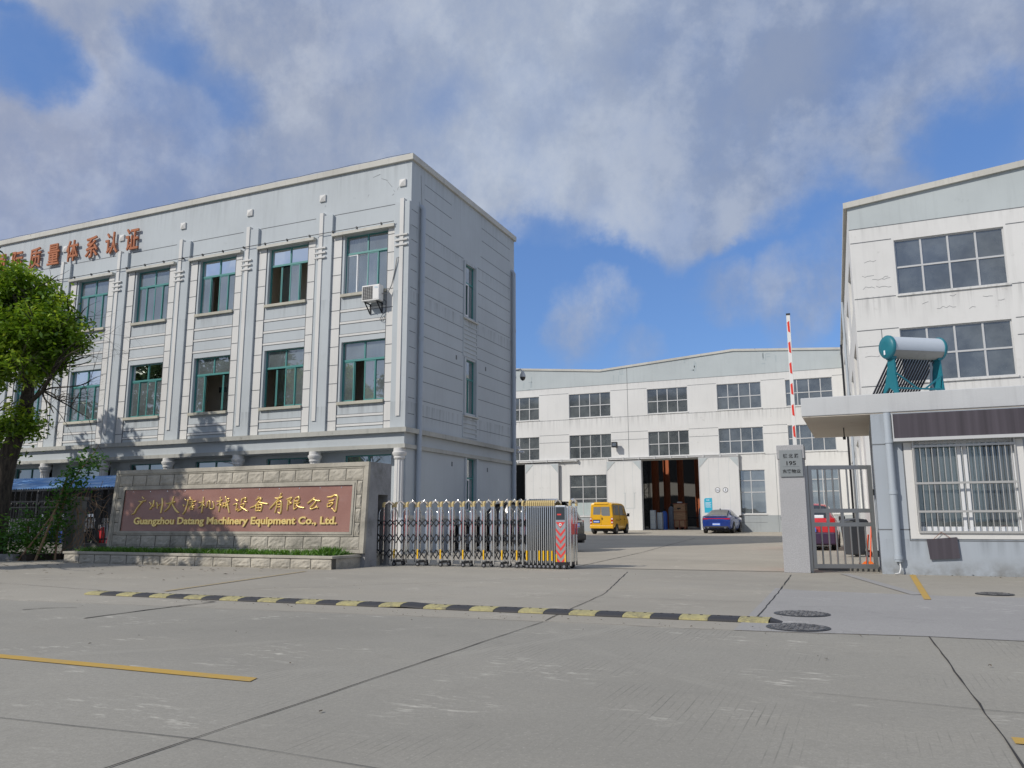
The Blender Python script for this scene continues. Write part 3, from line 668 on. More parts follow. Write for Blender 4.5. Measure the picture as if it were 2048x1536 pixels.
for k in range(NB):
    b.box(bx(k, -16.46), bx(k, -13.90), YF - 0.16, YF, 10.88, 10.985)
b.build('window_hood', M_TRIM, ob)
b = MB(); b.tube([(XL + i * 0.42, YF - 0.19, 11.03) for i in range(57)], 0.013, 6)
for i in range(24): b.box(XL + i - .02, XL + i + .02, YF - 0.2, YF - 0.12, 11.0, 11.07)
b.build('cable', M_DARKS, ob)
# side wall trims
b = MB()
for (y0, y1, z0, z1) in SH:
    b.box(XF, XF + 0.05, y0 - 0.11, y0, z0 - 0.1, z1 + .05); b.box(XF, XF + 0.05, y1, y1 + 0.15, z0 - 0.1, z1 + .05)
for za, zb in ((7.1, 8.6), (4.05, 4.92)):
    b.box(XF, XF + 0.02, 25.91, 25.95, za, zb); b.box(XF, XF + 0.02, 27.06, 27.10, za, zb)
    n = int((zb - za) / 0.17)
    for i in range(n): b.box(XF, XF + 0.025, 25.95, 27.06, za + 0.17 * i + 0.03, za + 0.17 * i + 0.09)
b.build('side_window_trim', M_WALL, ob)
b = MB(); b.box(XF + .001, XF + 0.13, YF - 0.05, YB + 0.1, 1.10, 1.20); b.box(XF + .001, XF + 0.05, YF, YB, 0.0, 1.10, 1)
b.build('side_plinth', [M_TRIM, M_WALL], ob)
for y, zt in ((22.62, 11.62), (30.45, 11.6)):          # downpipes
    b = MB(); b.tube([(XF - .05, y, zt + .12), (XF + 0.06, y, zt + 0.1), (XF + 0.12, y, zt), (XF + 0.12, y, 0.1)], 0.085, 12)
    for z in range(1, 11, 2): b.lathe([(0.096, z), (0.096, z + 0.09)], (XF + 0.12, y, 0), 12)
    b.build('downpipe', M_PIPE, ob)
# ---- windows
def office_window(x0, x1, z0, z1, y, opens=(), white=(), curtain=(), blind=False):
    """transom of two lights over four sliding sashes"""
    zt = z1 - 0.64; w = (x1 - x0)
    b = MB(); f = 0.035; Y0, Y1 = y, y + 0.07
    for a in ((x0, x0 + f, z0, z1), (x1 - f, x1, z0, z1), (x0 + f, x1 - f, z0, z0 + f), (x0 + f, x1 - f, z1 - f, z1), (x0 + f, x1 - f, zt - 0.035, zt + 0.035), ((x0 + x1) / 2 - 0.025, (x0 + x1) / 2 + 0.025, zt + .035, z1 - f)):
        b.box(a[0], a[1], Y0, Y1, a[2], a[3])
    wn = b.build('window', M_TEAL, ob)
    xs = [x0 + f + (w - 2 * f) * i / 4 for i in range(5)]; gm = MB(); sb = MB()
    gm.quad((x0 + f, y + 0.03, zt), (x1 - f, y + 0.03, zt), (x1 - f, y + 0.03, z1 - f), (x0 + f, y + 0.03, z1 - f))
    # open sashes slide over their neighbour
    placed = []
    for i in range(4):
        if i in opens:
            j = i - 1 if (i % 2 and i - 1 not in opens) or i == 3 else i + 1
            placed.append((j, 1, i))
        else: placed.append((i, i % 2, i))
    for j, lane, i in placed:
        a, c = xs[j] + (0.03 if (j != i) else 0) - .01, xs[j + 1] + (0.03 if j != i else 0) + .01; yy = y + 0.012 + 0.026 * lane; s = 0.042
        mm = 1 if i in white else 0
        for q in ((a, a + s, z0 + f, zt - .03), (c - s, c, z0 + f, zt - .03), (a + s, c - s, z0 + f, z0 + f + s), (a + s, c - s, zt - .03 - s, zt - .03)): sb.box(q[0], q[1], yy, yy + 0.022, q[2], q[3], mm)
        gm.quad((a + s, yy + .011, z0 + f + s), (c - s, yy + .011, z0 + f + s), (c - s, yy + .011, zt - .03 - s), (a + s, yy + .011, zt - .03 - s))
    sb.build('sash', [M_TEAL, M_WFRAME], wn); gm.build('pane', M_GLASS, wn)
    for (c0, c1, zz0, zz1) in curtain:
        cb = MB(); n = 40
        pts = [(x0 + w * (c0 + (c1 - c0) * i / n), y + 0.20 + 0.025 * sin(i * 1.25)) for i in range(n + 1)]
        for p, q in zip(pts, pts[1:]): cb.quad((p[0], p[1], zz0), (q[0], q[1], zz0), (q[0], q[1], zz1), (p[0], p[1], zz1))
        cb.build('curtain', M_CURT, wn)
    if blind:
        cb = MB(); cb.box(x0 + 0.02, x1 - 0.02, y + 0.14, y + 0.15, z1 - blind, z1 - 0.02); cb.build('blind', M_BLIND, wn)
    sl = MB(); sl.box(x0 - 0.06, x1 + 0.0, YF - 0.10, YF + 0.05, z0 - 0.1, z0 - 0.002); sl.build('sill', M_SILL, wn)
    return wn
op3 = {1: (0, 3), 2: (1,), 0: (), 3: (), 4: ()}; op2 = {0: (1,), 1: (0,), 2: (1, 2), 3: (), 4: ()}
for k in range(NB):
    x0, x1 = bx(k, -15.985), bx(k, -14.215)
    office_window(x0, x1, *W3Z, YF + 0.12, op3.get(k, ()), (0, 1) if k == 0 else (), [(0.0, 0.52, 8.76, 10.8), (.52, .62, 8.76, 10.8)] if k == 0 else ([(0.05, 0.25, 8.76, 10.1)] if k in (2, 5) else []), 0 if k == 0 else (0.45, 0.4, 0.62, 0.5, .45, .6)[k - 1])
    office_window(x0, x1, *W2Z, YF + 0.12, op2.get(k, ()), (), [], (0.5, 0.62, 0.45, 0.62, 0.5, .4, .5)[k])
for (y0, y1, z0, z1) in SH:                            # narrow stair windows in the side wall
    zt = z1 - 0.72; b = MB(); f = 0.04; X0, X1 = XF - 0.15, XF - 0.09
    for a in ((y0, y0 + f, z0, z1), (y1 - f, y1, z0, z1), (y0 + f, y1 - f, z0, z0 + f), (y0 + f, y1 - f, z1 - f, z1), (y0 + f, y1 - f, zt - .03, zt + .03), ((y0 + y1) / 2 - .025, (y0 + y1) / 2 + .025, z0 + f, zt - .03)): b.box(X0, X1, a[0], a[1], a[2], a[3])
    wn = b.build('window', M_TEAL, ob)
    if z0 > 8 or z0 < 2:
        b = MB(); s = 0.05; ym = (y0 + y1) / 2
        for a in ((y0 + .02, y0 + .02 + s, z0 + f, zt - .04), (ym - s, ym, z0 + f, zt - .04), (y0 + .02 + s, ym - s, z0 + f, z0 + f + s), (y0 + .02 + s, ym - s, zt - .04 - s, zt - .04)): b.box(X1 + .002, X1 + .03, a[0], a[1], a[2], a[3])
        b.build('sash', M_WFRAME, wn)
    b = MB(); b.quad((X0 + .03, y0, z0), (X0 + .03, y1, z0), (X0 + .03, y1, z1), (X0 + .03, y0, z1)); b.build('pane', M_GLASS, wn)
    b = MB(); b.box(XF, XF + .09, y0 - .12, y1 + .15, z0 - .15, z0 - .1); b.build('sill', M_TRIM, wn)
# ---- rooms behind the glass
b = MB()
b.box(XL + 0.1, XF - 0.25, 23.8, 24.0, 0, 13, 0)
for z in (3.55, 7.55, 11.6): b.box(XL + 0.1, XF - 0.25, YF + 0.3, 23.8, z, z + 0.25, 0)
for k in range(NB + 1):
    x = bx(k, -13.75) if k else -13.75
    b.box(x - 0.08, x + 0.08, YF + 0.35, 23.8, 0, 13, 0)
for k, c in ((0, 1), (2, 1)):
    b.box(bx(k, -15.3), bx(k, -14.9), 23.7, 23.79, 3.8, 6.2, 2)
b.box(bx(2, -15.2), bx(2, -14.85), 23.2, 23.5, 3.8, 7.4, 0); b.box(bx(2, -15.75), bx(2, -15.45), 23.1, 23.2, 5.9, 6.1, 1)
b.build('interior', [M_ROOM, M_ROOMG, M_WOODD], ob)
# ---- ground floor: recessed shop windows behind a row of fluted columns
b = MB(); YG = YF + 0.35
hg = [(bx(k, -15.95), bx(k, -14.1), 0.9, 3.2) for k in range(NB)]
b.wall('y', YG, XL, XF - 0.05, 0, 3.33, hg, 0.2, 0); b.box(XF - 0.35, XF - .004, YF - 0.02, YG - .004, 0, 3.32, 0); b.quad((XL, YF - .2, 3.325), (XF, YF - .2, 3.325), (XF, YG, 3.325), (XL, YG, 3.325), 0)
b.build('ground_floor_wall', M_WALL, ob)
for k in range(NB):
    x0, x1, z0, z1 = hg[k]; b = MB(); f = 0.04; y = YG + 0.08
    for a in ((x0, x0 + f, z0, z1), (x1 - f, x1, z0, z1), (x0, x1, z0, z0 + f), (x0, x1, z1 - f, z1), (x0, x1, 2.5, 2.56), ((x0 + x1) / 2 - .025, (x0 + x1) / 2 + .025, z0, z1)): b.box(a[0], a[1], y + R.uniform(0, .001), y + 0.06, a[2], a[3])
    wn = b.build('window', M_TEAL, ob)
    b = MB(); b.quad((x0, y + .03, z0), (x1, y + .03, z0), (x1, y + .03, z1), (x0, y + .03, z1)); b.build('pane', M_GLASS if k == 0 else M_GLASSS, wn)
    if k < 2:
        b = MB(); b.box(x0 + .03, x1 - .03, y + .14, y + .15, 2.6 if k else 1.2, z1 - .03); b.build('blind', M_BLIND, wn)
for k in range(NB):
    c = (bx(k, -13.53), YF - 0.06, 0)
    b = MB()
    b.lathe([(0.165, 1.12), (0.155, 3.0)], c, 48, flute=0.13, nfl=12)
    b.lathe([(0.17, 2.98), (0.19, 3.02), (0.18, 3.06), (0.235, 3.14), (0.235, 3.20), (0.2, 3.22), (0.2, 3.33)], c, 28)
    b.lathe([(0.24, 1.0), (0.24, 1.05), (0.20, 1.09), (0.18, 1.13)], c, 28); b.box(c[0] - 0.27, c[0] + 0.27, c[1] - 0.27, c[1] + 0.27, 0, 1.0)
    b.build('column', M_WHITE, ob, sharp=40)
# ---- roof lettering: quality-system wording in rusty cut letters
t = thing('roof_lettering', 'rusty orange Chinese characters fixed along the top of the office front', 'lettering', (-30, YF, 12.2))
for i, ch in enumerate('国际质量体系认证'):
    x = -34.36 + i * 1.155; b = MB()
    text(b, ch, (x, YF - 0.08, 12.26), 0.70, 0.92, 0.06, 0, 0.012)
    for dx in (-.2, .2): b.box(x + dx - .015, x + dx + .015, YF - .08, YF, 12.2, 12.23)
    b.build('character', M_RUST, t)
# ---- air conditioner
t = thing('air_conditioner', 'white outdoor air conditioner on a black bracket below the curtained window', 'air conditioner', (-14.59, YF - 0.1, 8.24))
X0, X1, Y0, Y1, Z0, Z1 = -14.94, -14.25, YF - 0.405, YF - 0.14, 8.27, 8.815
b = MB(); b.box(X0, X1, Y0, Y1, Z0, Z1); b.build('casing', M_WPL, t, bevel=0.018)
b = MB(); gx, gz0 = X0 + 0.235, (Z0 + Z1) / 2
b.box(gx - 0.2, gx + 0.2, Y0 - 0.008, Y0 + .001, gz0 - 0.225, gz0 + 0.225, 0)
for i in range(9): b.box(gx - 0.19, gx + 0.19, Y0 - 0.016, Y0 - 0.008, gz0 - 0.2 + i * 0.05, gz0 - 0.188 + i * 0.05, 1)
for i in range(5): b.box(gx - 0.16 + i * .08 - .004, gx - .16 + i * .08 + .004, Y0 - 0.016, Y0 - .008, gz0 - 0.21, gz0 + 0.21, 1)
b.build('fan_grille', [M_ACG, M_DARKS], t)
b = MB(); b.box(X0 + 0.47, X1 - 0.03, Y0 - 0.006, Y0 + .001, Z0 + 0.05, Z1 - 0.05, 0); text(b, 'TCL', (X0 + 0.57, Y0 - 0.008, Z1 - 0.11), 0.13, 0.05, 0.004, 1); b.build('service_panel', [M_WPL, M_LBLUE], t)
for x in (X0 + 0.1, X1 - 0.12):
    b = MB(); b.beam((x, Y0 + .02, Z0 - 0.02), (x, YF, Z0 - 0.02), 0.035, 0.035); b.beam((x, YF - 0.02, Z0 - 0.02), (x, YF - 0.02, Z0 - 0.36), 0.035, 0.035); b.beam((x, Y0 + 0.06, Z0 - 0.03), (x, YF - 0.02, Z0 - 0.35), 0.03, 0.03); b.build('bracket', M_BLACKM, t)
b = MB(); b.tube([(X1, Y1 - .1, Z0 + 0.25), (X1 + .16, YF - .15, Z0 + 0.27), (X1 + .30, YF - .12, Z0 + 0.55), (X1 + 0.43, YF - .13, Z0 + 1.1), (X1 + .5, YF - .16, Z0 + 1.45), (X1 + .56, YF - .13, Z0 + 1.48), (X1 + .56, YF - .1, Z0 + 1.3)], 0.018, 7); b.build('pipe', M_ACG, t)
b = MB(); b.tube([(X1 - .02, Y1, Z0 + 0.1), (X1 + .08, YF - .1, Z0), (X1 + .05, YF - .05, Z0 - 0.3), (X1 - .1, YF - .05, Z0 - .45), (X1 - .18, YF - .05, Z0 - .6), (X1 - .05, YF - .05, Z0 - .66), (X1 + .02, YF - .05, Z0 - .5)], 0.010, 6); b.build('hose', M_BLACK, t)
# ---------------------------------------------------------------- workshop at the back of the yard
FY = 54.0
fb = thing('workshop', 'long white workshop with sliding doors across the back of the yard', 'building', (-12, FY, 0.3))
COLS = [(-24.6, -21.42), (-19.08, -15.96), (-13.30, -10.50), (-8.52, -5.66), (-4.12, -1.27)]
FH = [(a, c, z0, z1) for a, c in COLS for z0, z1 in ((8.36, 10.09), (5.41, 7.10))]
F3 = [(-19.10, -16.20, 1.37, 4.24), (-7.5, -5.70, 1.46, 4.29), (-4.12, -1.27, 1.46, 4.29)]
FD = [(-13.82, -9.87, 0.41, 5.12), (-26.2, -22.42, 0.41, 5.12)]
roof = [(-34, 11.9), (-26.0, 12.58), (-16.7, 11.73), (-7.34, 12.41), (2.0, 11.73)]
def rz_at(x):
    for (x0, a), (x1, c) in zip(roof, roof[1:]):
        if x0 <= x <= x1: return a + (c - a) * (x - x0) / (x1 - x0)
b = MB()
b.wall('y', FY, -34, 2.0, 0.0, 10.63, FH + F3 + FD, 0.22, 0, matf=lambda u, z: 2 if z < 1.37 and not (-16.3 < u < -7.3) else 0, zcuts=(1.37,), ucuts=(-16.3, -7.3))
for (x0, a), (x1, c) in zip(roof, roof[1:]): b.quad((x0, FY, 10.63), (x1, FY, 10.63), (x1, FY, c), (x0, FY, a), 1)
for z in (10.17, 8.25, 7.17, 6.63, 5.28):             # render joints
    xs = [-34] + [q for cc in COLS for q in cc] + [2.0]
    for a, c in zip(xs[::2], xs[1::2]): b.box(a + .02, c - .02, FY - 0.004, FY, z - 0.013, z + 0.013, 3)
b.box(-34, 2, FY - .006, FY, 10.615, 10.64, 3)
b.box(-14.72, -14.69, FY - .005, FY, 5.3, 11.85, 3)
for x in (-20.2, -5.0): b.box(x - .01, x + .01, FY - .004, FY, 0.3, 5.2, 3)
b.box(-7.3, -5.7, FY - .004, FY, 0.9, 0.92, 3)
# ghost outlines where big characters once hung
for (x, z) in ((-22.3, 11.15), (-15.5, 11.2), (-10.2, 11.55), (-5.0, 11.5)):
    for i in range(7):
        xx, zz = x + R.uniform(-.5, .5), z + R.uniform(-.5, .5)
        b.box(xx - .12, xx + .12, FY - .003, FY, zz - .035, zz + .035, 4) if i % 2 else b.box(xx - .03, xx + .03, FY - .0035, FY, zz - .25, zz + .2, 4)
b.build('wall', [M_SHED_WHITE, M_SHED_GREY, M_DADO, M_GROOVE, plaster('faint_ghost_mark', (0.40, 0.46, 0.475), 0.1, .3, .5, (.33, .38, .4))], fb)
b = MB()
for (x0, a), (x1, c) in zip(roof, roof[1:]):
    b.prism([(x0, FY - 0.07, a - 0.12), (x1, FY - 0.07, c - 0.12), (x1, FY - 0.07, c + 0.03), (x0, FY - 0.07, a + 0.03)], (0, 0.3, 0))
b.build('coping', M_TRIM, fb)
b = MB()
for (x0, a), (x1, c) in zip(roof, roof[1:]):       # roof sheets; open gaps added to let daylight brighten the hall
    for ya, yb in ((.2, 5), (6.6, 12), (13.6, 19), (20.6, 27), (28.6, 36)): b.quad((x0, FY + ya, a - .3), (x1, FY + ya, c - .3), (x1, FY + yb, c - .3), (x0, FY + yb, a - .3))
b.build('roof', M_DADO, fb)
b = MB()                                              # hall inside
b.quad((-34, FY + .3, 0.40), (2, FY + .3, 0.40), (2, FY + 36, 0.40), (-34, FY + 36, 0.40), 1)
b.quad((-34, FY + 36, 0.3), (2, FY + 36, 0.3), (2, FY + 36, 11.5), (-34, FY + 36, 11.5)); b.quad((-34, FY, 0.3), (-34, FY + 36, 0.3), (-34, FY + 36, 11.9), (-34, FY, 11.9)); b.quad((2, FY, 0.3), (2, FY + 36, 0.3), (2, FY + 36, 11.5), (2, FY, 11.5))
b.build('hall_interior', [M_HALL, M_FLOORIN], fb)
def metal_window(par, ax, pos, u0, u1, z0, z1, nx, rows, M_G, depth=0.1, film=None, bar=0.028):
    """grid window: nx panes across, rows = heights of the bars"""
    b = MB(); f = 0.04; s = depth
    def bxx(a0, a1, c0, c1, d=0.0):
        (b.box(a0, a1, pos + s - .03 + d, pos + s + .03, c0, c1) if ax == 'y' else b.box(pos + s - .03 + d, pos + s + .03, a0, a1, c0, c1))
    bxx(u0, u0 + f, z0, z1); bxx(u1 - f, u1, z0, z1); bxx(u0 + f, u1 - f, z0, z0 + f); bxx(u0 + f, u1 - f, z1 - f, z1)
    for i in range(1, nx): u = u0 + (u1 - u0) * i / nx; bxx(u - bar, u + bar, z0 + f, z1 - f, -.004)
    for z in rows: bxx(u0 + f, u1 - f, z - bar, z + bar, -.008)
    w = b.build('window', M_ALU, par); g = MB()
    P = (lambda u, z: (u, pos + s, z)) if ax == 'y' else (lambda u, z: (pos + s, u, z))
    g.quad(P(u0, z0), P(u1, z0), P(u1, z1), P(u0, z1)); g.build('pane', M_G, w)
    if film:
        g = MB(); g.box(u0 + f, u1 - f, pos + s + .004, pos + s + .012, z0 + f, film); g.build('window_film', M_FROST, w)
    if ax == 'y': g = MB(); g.box(u0 - .03, u1 + .03, pos - .05, pos + .05, z0 - .065, z0 - .003); g.build('sill', M_SHED_WHITE, w)
    return w
for (a, c, z0, z1) in FH: metal_window(fb, 'y', FY, a, c, z0, z1, 4, ((z0 + z1) / 2 - 0.02,), M_GLASSD)
metal_window(fb, 'y', FY, *F3[0], 3, (3.4, 2.56), M_GLASSD, film=None); metal_window(fb, 'y', FY, *F3[1], 2, (3.6, 2.85), M_GLASS); metal_window(fb, 'y', FY, *F3[2], 3, (3.6, 2.85), M_GLASS)
b = MB(); b.box(-19.0, -16.25, FY + .085, FY + .088, 1.42, 2.3); b.build('frosted_panel', M_FROST, fb)
def slide_door(x0, x1, z0, z1, lab, marks=False):
    b = MB(); y0, y1 = FY - 0.22, FY - 0.14
    b.box(x0, x1, y0, y1, z0, z1, 0)
    for xx in ([x0 + (x1 - x0) * i / 4 for i in range(1, 4)]): b.box(xx - .006, xx + .006, y0 - .003, y0, z0, z1, 1)
    for q in ((x0, x0 + .05), (x1 - .05, x1)): b.box(q[0], q[1], y0 - .012, y1 + .01, z0, z1, 2)
    b.box(x0 + .05, x1 - .05, y0 - .012, y1 + .01, z1 - .05, z1, 2)
    d = b.build('sliding_door', [M_SHED_WHITE, M_SHED_GREY, M_ALU], fb)
    for sx, xx in ((1, x0), (-1, x1)):                # triangular corner gussets
        g = MB(); g.prism([(xx + sx * .05, y0 - .02, z1 - .05), (xx + sx * .62, y0 - .02, z1 - .05), (xx + sx * .05, y0 - .02, z1 - .68)], (0, 0.02, 0)); g.build('corner_gusset', M_SHED_GREY, d)
    return d
d1 = slide_door(-22.46, -19.86, 0.36, 5.10, ''); d2 = slide_door(-16.30, -13.80, 0.38, 5.14, ''); d3 = slide_door(-9.90, -7.28, 0.42, 5.20, '')
b = MB()                                              # faint old lettering frame on the middle door
for (x0, x1, z0, z1) in ((-15.0, -14.97, 1.9, 2.9), (-14.35, -14.32, 1.9, 2.9), (-15.0, -14.3, 1.87, 1.9), (-15.1, -14.95, 2.9, 2.93), (-14.4, -14.2, 2.9, 2.93)): b.box(x0, x1, FY - .226, FY - .22, z0, z1)
b.build('faint_mark', M_SHED_GREY, d2)
for c, s in ((-8.72, '2.5m'), (-8.21, '3')):          # two round door signs
    b = MB(); b.lathe([(0.165, FY - .235), (0.165, FY - .221)], (c, 0, 3.02), 24, 1, axis='y', sm=False); b.lathe([(0.135, FY - .238), (0.135, FY - .234)], (c, 0, 3.02), 24, 0, axis='y', sm=False)
    text(b, s, (c, FY - .239, 3.02), 0.2 if len(s) > 1 else 0.09, 0.1 if len(s) > 1 else 0.17, 0.004, 2, .01); b.build('round_sign', [M_WINK, M_DARKS, M_INK], d3)
b = MB(); x0, x1, z0, z1 = -9.62, -9.11, 1.55, 2.50; y = FY - .232
b.prism([(x0, y, z0), (x1, y, z0), (x1, y, z1), (x0 + .08, y, z1), (x0, y, z1 - .08)], (0, .012, 0), 0)
for i in range(5): b.box(x0 + .07, x1 - .06 - .05 * (i % 2), y - .004, y, z1 - .30 - i * .075, z1 - .275 - i * .075, 1)
b.box(x0 + .16, x0 + .22, y - .004, y, z1 - .16, z1 - .10, 1); b.box(x0 + .27, x0 + .33, y - .004, y, z1 - .16, z1 - .10, 1)
b.build('notice_board', [M_SIGNB, M_WINK], d3)
for (x0, x1) in ((-26.5, -18.42), (-16.27, -7.25)):   # rails the doors hang from
    b = MB(); b.tube([(x0, FY - .18, 5.25), (x1, FY - .18, 5.25)], .045, 8); b.box(x0, x1, FY - .24, FY, 5.31, 5.36)
    n = int((x1 - x0) / 1.1)
    for i in range(n + 1): x = x0 + .1 + (x1 - x0 - .2) * i / n; b.box(x - .05, x + .05, FY - .26, FY, 5.2, 5.38)
    b.build('door_rail', M_ALU, fb)
b = MB(); b.box(-13.8, -9.88, FY - .1, FY + .05, 5.12, 5.2); b.build('door_lintel', M_SILL, fb)
t = thing('floodlight', 'black floodlight on a short arm beside an upper window of the white workshop', 'floodlight', (-15.6, FY, 6.3))
b = MB(); b.box(-15.80, -15.42, FY - .55, FY - .25, 6.08, 6.46); b.build('housing', M_BLACKM, t, bevel=.02)
b = MB(); b.box(-15.72, -15.46, FY - .566, FY - .551, 6.16, 6.38); b.build('lens', M_STEEL, t)
b = MB(); b.beam((-15.6, FY - .3, 6.2), (-15.6, FY, 6.1), .06, .06); b.build('arm', M_BLACKM, t)
# things inside the open door
for i, (x, y) in enumerate(((-15.15, 57.8), (-14.9, 62.4), (-14.9, 66.4), (-14.7, 71), (-14.3, 77))):
    b = MB(); b.box(x - .24, x + .24, y - .02, y + .02, .4, 11); b.box(x - .24, x - .2, y - .2, y + .2, .4, 11); b.box(x + .2, x + .24, y - .2, y + .2, .4, 11)
    b.build('steel_column', M_ORANGE, fb)
t = thing('lattice_mast', 'dark lattice mast standing between the orange columns inside the workshop', 'mast', (-15.0, 59.6, .4)); b = MB()
for dx in (-.22, .22):
    for dy in (-.2, .2): b.beam((-14.95 + dx, 59.6 + dy, .4), (-14.95 + dx, 59.6 + dy, 7), .05, .05)
for i in range(12):
    z = .5 + i * .52; s = 1 if i % 2 else -1
    b.beam((-14.95 - .22 * s, 59.4, z), (-14.95 + .22 * s, 59.4, z + .52), .035, .035); b.beam((-15.17, 59.4, z), (-14.73, 59.4, z), .035, .035)
b.build('lattice', M_DARKS, t)
t = thing('wooden_crate', 'tall pale wooden crate with red battens just inside the open workshop door', 'crate', (-12.0, 57.2, .4)); x0, x1, y0, y1 = -12.35, -11.55, 56.9, 57.7
b = MB(); b.box(x0, x1, y0, y1, .56, 2.22); b.build('panel', M_WOOD, t)
for z in (.56, 1.05, 1.62, 2.2): b = MB(); b.box(x0 - .03, x1 + .03, y0 - .03, y1 + .03, z, z + .05); b.build('batten', M_WOODD, t)
for x in (x0, (x0 + x1) / 2 - .04, x1 - .06): b = MB(); b.box(x - .0, x + .05, y0 - .034, y0, .61, 1.05); b.build('batten', M_WOODD, t)
for x in (x0 + .02, x0 + .35, x1 - .12): b = MB(); b.box(x, x + .1, y0, y1, .4, .56); b.build('skid', M_WOODD, t)
b = MB(); b.box(x0 + .25, x0 + .5, y0 - .033, y0, 1.85, 1.93); b.box(x0 + .3, x0 + .34, y0 - .033, y0, 1.77, 1.85); b.build('stencil_mark', M_INK, t)
b = MB(); b.box(x0 + .25, x0 + .55, y0 + .1, y0 + .4, 2.27, 2.36); b.build('packet', M_WINK, t)
for i, (x, y, h, lab) in enumerate(((-13.35, 54.9, 1.35, 'pale blue grey steel cabinet at the edge of the workshop door'), (-13.0, 55.5, 1.2, 'second, lower steel cabinet inside the workshop door'))):
    t = thing('steel_cabinet', lab, 'cabinet', (x, y, .4), group='steel cabinets in the workshop doorway')
    b = MB(); b.box(x - .17, x + .17, y - .2, y + .2, .46, .4 + h); b.build('body', M_PIPE, t, bevel=.01)
    b = MB()
    for k in range(4): b.box(x - .15, x + .15, y - .21, y - .2, .52 + k * h / 4.4, .52 + k * h / 4.4 + h / 5.5)
    b.build('drawer', M_SHED_GREY, t)
    b = MB(); b.box(x - .16, x + .16, y - .18, y + .18, .4, .46); b.build('plinth', M_BLACKM, t)
for i, (x, y, r, h, m, lab) in enumerate(((-12.9, 58.6, .2, 1.7, 0, 'pale gas cylinder standing in the dim workshop left of the crate'), (-13.15, 57.5, .2, 1.35, 1, 'blue gas cylinder beside the lattice mast in the workshop'), (-10.7, 58.5, .2, 1.6, 0, 'pale gas cylinder standing right of the crate in the workshop'))):
    t = thing('gas_cylinder', lab, 'gas cylinder', (x, y, .4), group='gas cylinders in the workshop'); b = MB(); b.lathe([(r, .4), (r, .4 + h - .25), (r * .75, .4 + h - .1), (.06, .4 + h - .03)], (x, y, 0), 16); b.build('body', (M_PIPE, M_BLUEPL)[m], t)
    b = MB(); b.lathe([(.06, .4 + h - .04), (.06, .4 + h + .12)], (x, y, 0), 10); b.build('valve_cap', M_DARKS, t)
t = thing('workbench', 'cluttered dark workbench deep inside the workshop beyond the crate', 'workbench', (-10.9, 61, .4)); b = MB(); b.box(-12.6, -10.0, 60.6, 61.4, 1.2, 1.28); b.build('bench_top', M_DARKS, t)
for x in (-12.5, -10.1):
    for y in (60.7, 61.3): b = MB(); b.box(x - .04, x + .04, y - .04, y + .04, .4, 1.2); b.build('leg', M_DARKS, t)

# ---------------------------------------------------------------- tall workshop on the right
RY = 28.0; RX0, RX1 = 0.20, 16.0
rb = thing('side_workshop', 'tall white workshop with large grid windows standing behind the gatehouse', 'building', (5, RY, 0))
def rtop(x): return 11.45 + (x - 0.1) * 0.105
RH = []
for a in (1.53, 7.0, 12.4):
    RH += [(a, a + 3.12, 8.28, 10.13), (a - .05, a + 3.07, 5.38, 7.14), (a, a + 3.1, 1.3, 4.2)]
b = MB()
b.wall('y', RY, RX0, RX1, 0, 10.68, RH, 0.22, 0)
b.quad((RX0, RY, 10.68), (RX1, RY, 10.68), (RX1, RY, rtop(RX1)), (RX0, RY, rtop(RX0)), 1); b.box(RX0, RX1, RY - .006, RY, 10.665, 10.69, 2)
for z in (10.19, 8.25, 7.17, 6.63, 5.3, 4.3):
    for x0, x1 in ((RX0 + .02, 1.46), (4.72, 6.9), (10.2, 12.3)): b.box(x0, x1, RY - .005, RY, z - .014, z + .014, 2)
for x in (0.95, 5.0): b.box(x - .01, x + .01, RY - .005, RY, 6.63 if x < 1 else 5.3, 7.17, 2)
# side wall to the yard (slightly skewed) with its own windows
far = (-0.55, 54.0)
def sx(y): return RX0 + (far[0] - RX0) * (y - RY) / (far[1] - RY)
ys = [RY, 29.6, 32.4, 35.0, 38.0, 41.0, 44.0, 47, 50, 54]; zz = [0, 1.4, 4.25, 5.4, 7.12, 8.3, 10.12, 11.45]
for i, (ya, yb) in enumerate(zip(ys, ys[1:])):
    for j, (za, zb) in enumerate(zip(zz, zz[1:])):
        win = i % 2 == 1 and j in (1, 3, 5)
        if not win: b.quad((sx(ya), ya, za), (sx(yb), yb, za), (sx(yb), yb, zb), (sx(ya), ya, zb), 0)
        else:
            for p, q in (((ya, za), (ya, zb)), ((yb, za), (yb, zb)), ((ya, za), (yb, za)), ((ya, zb), (yb, zb))):
                b.quad((sx(p[0]), *p), (sx(q[0]), *q), (sx(q[0]) + .3, *q), (sx(p[0]) + .3, *p), 0)
b.quad((RX1, RY, 0), (RX1, 54, 0), (RX1, 54, 12), (RX1, RY, 12), 0)
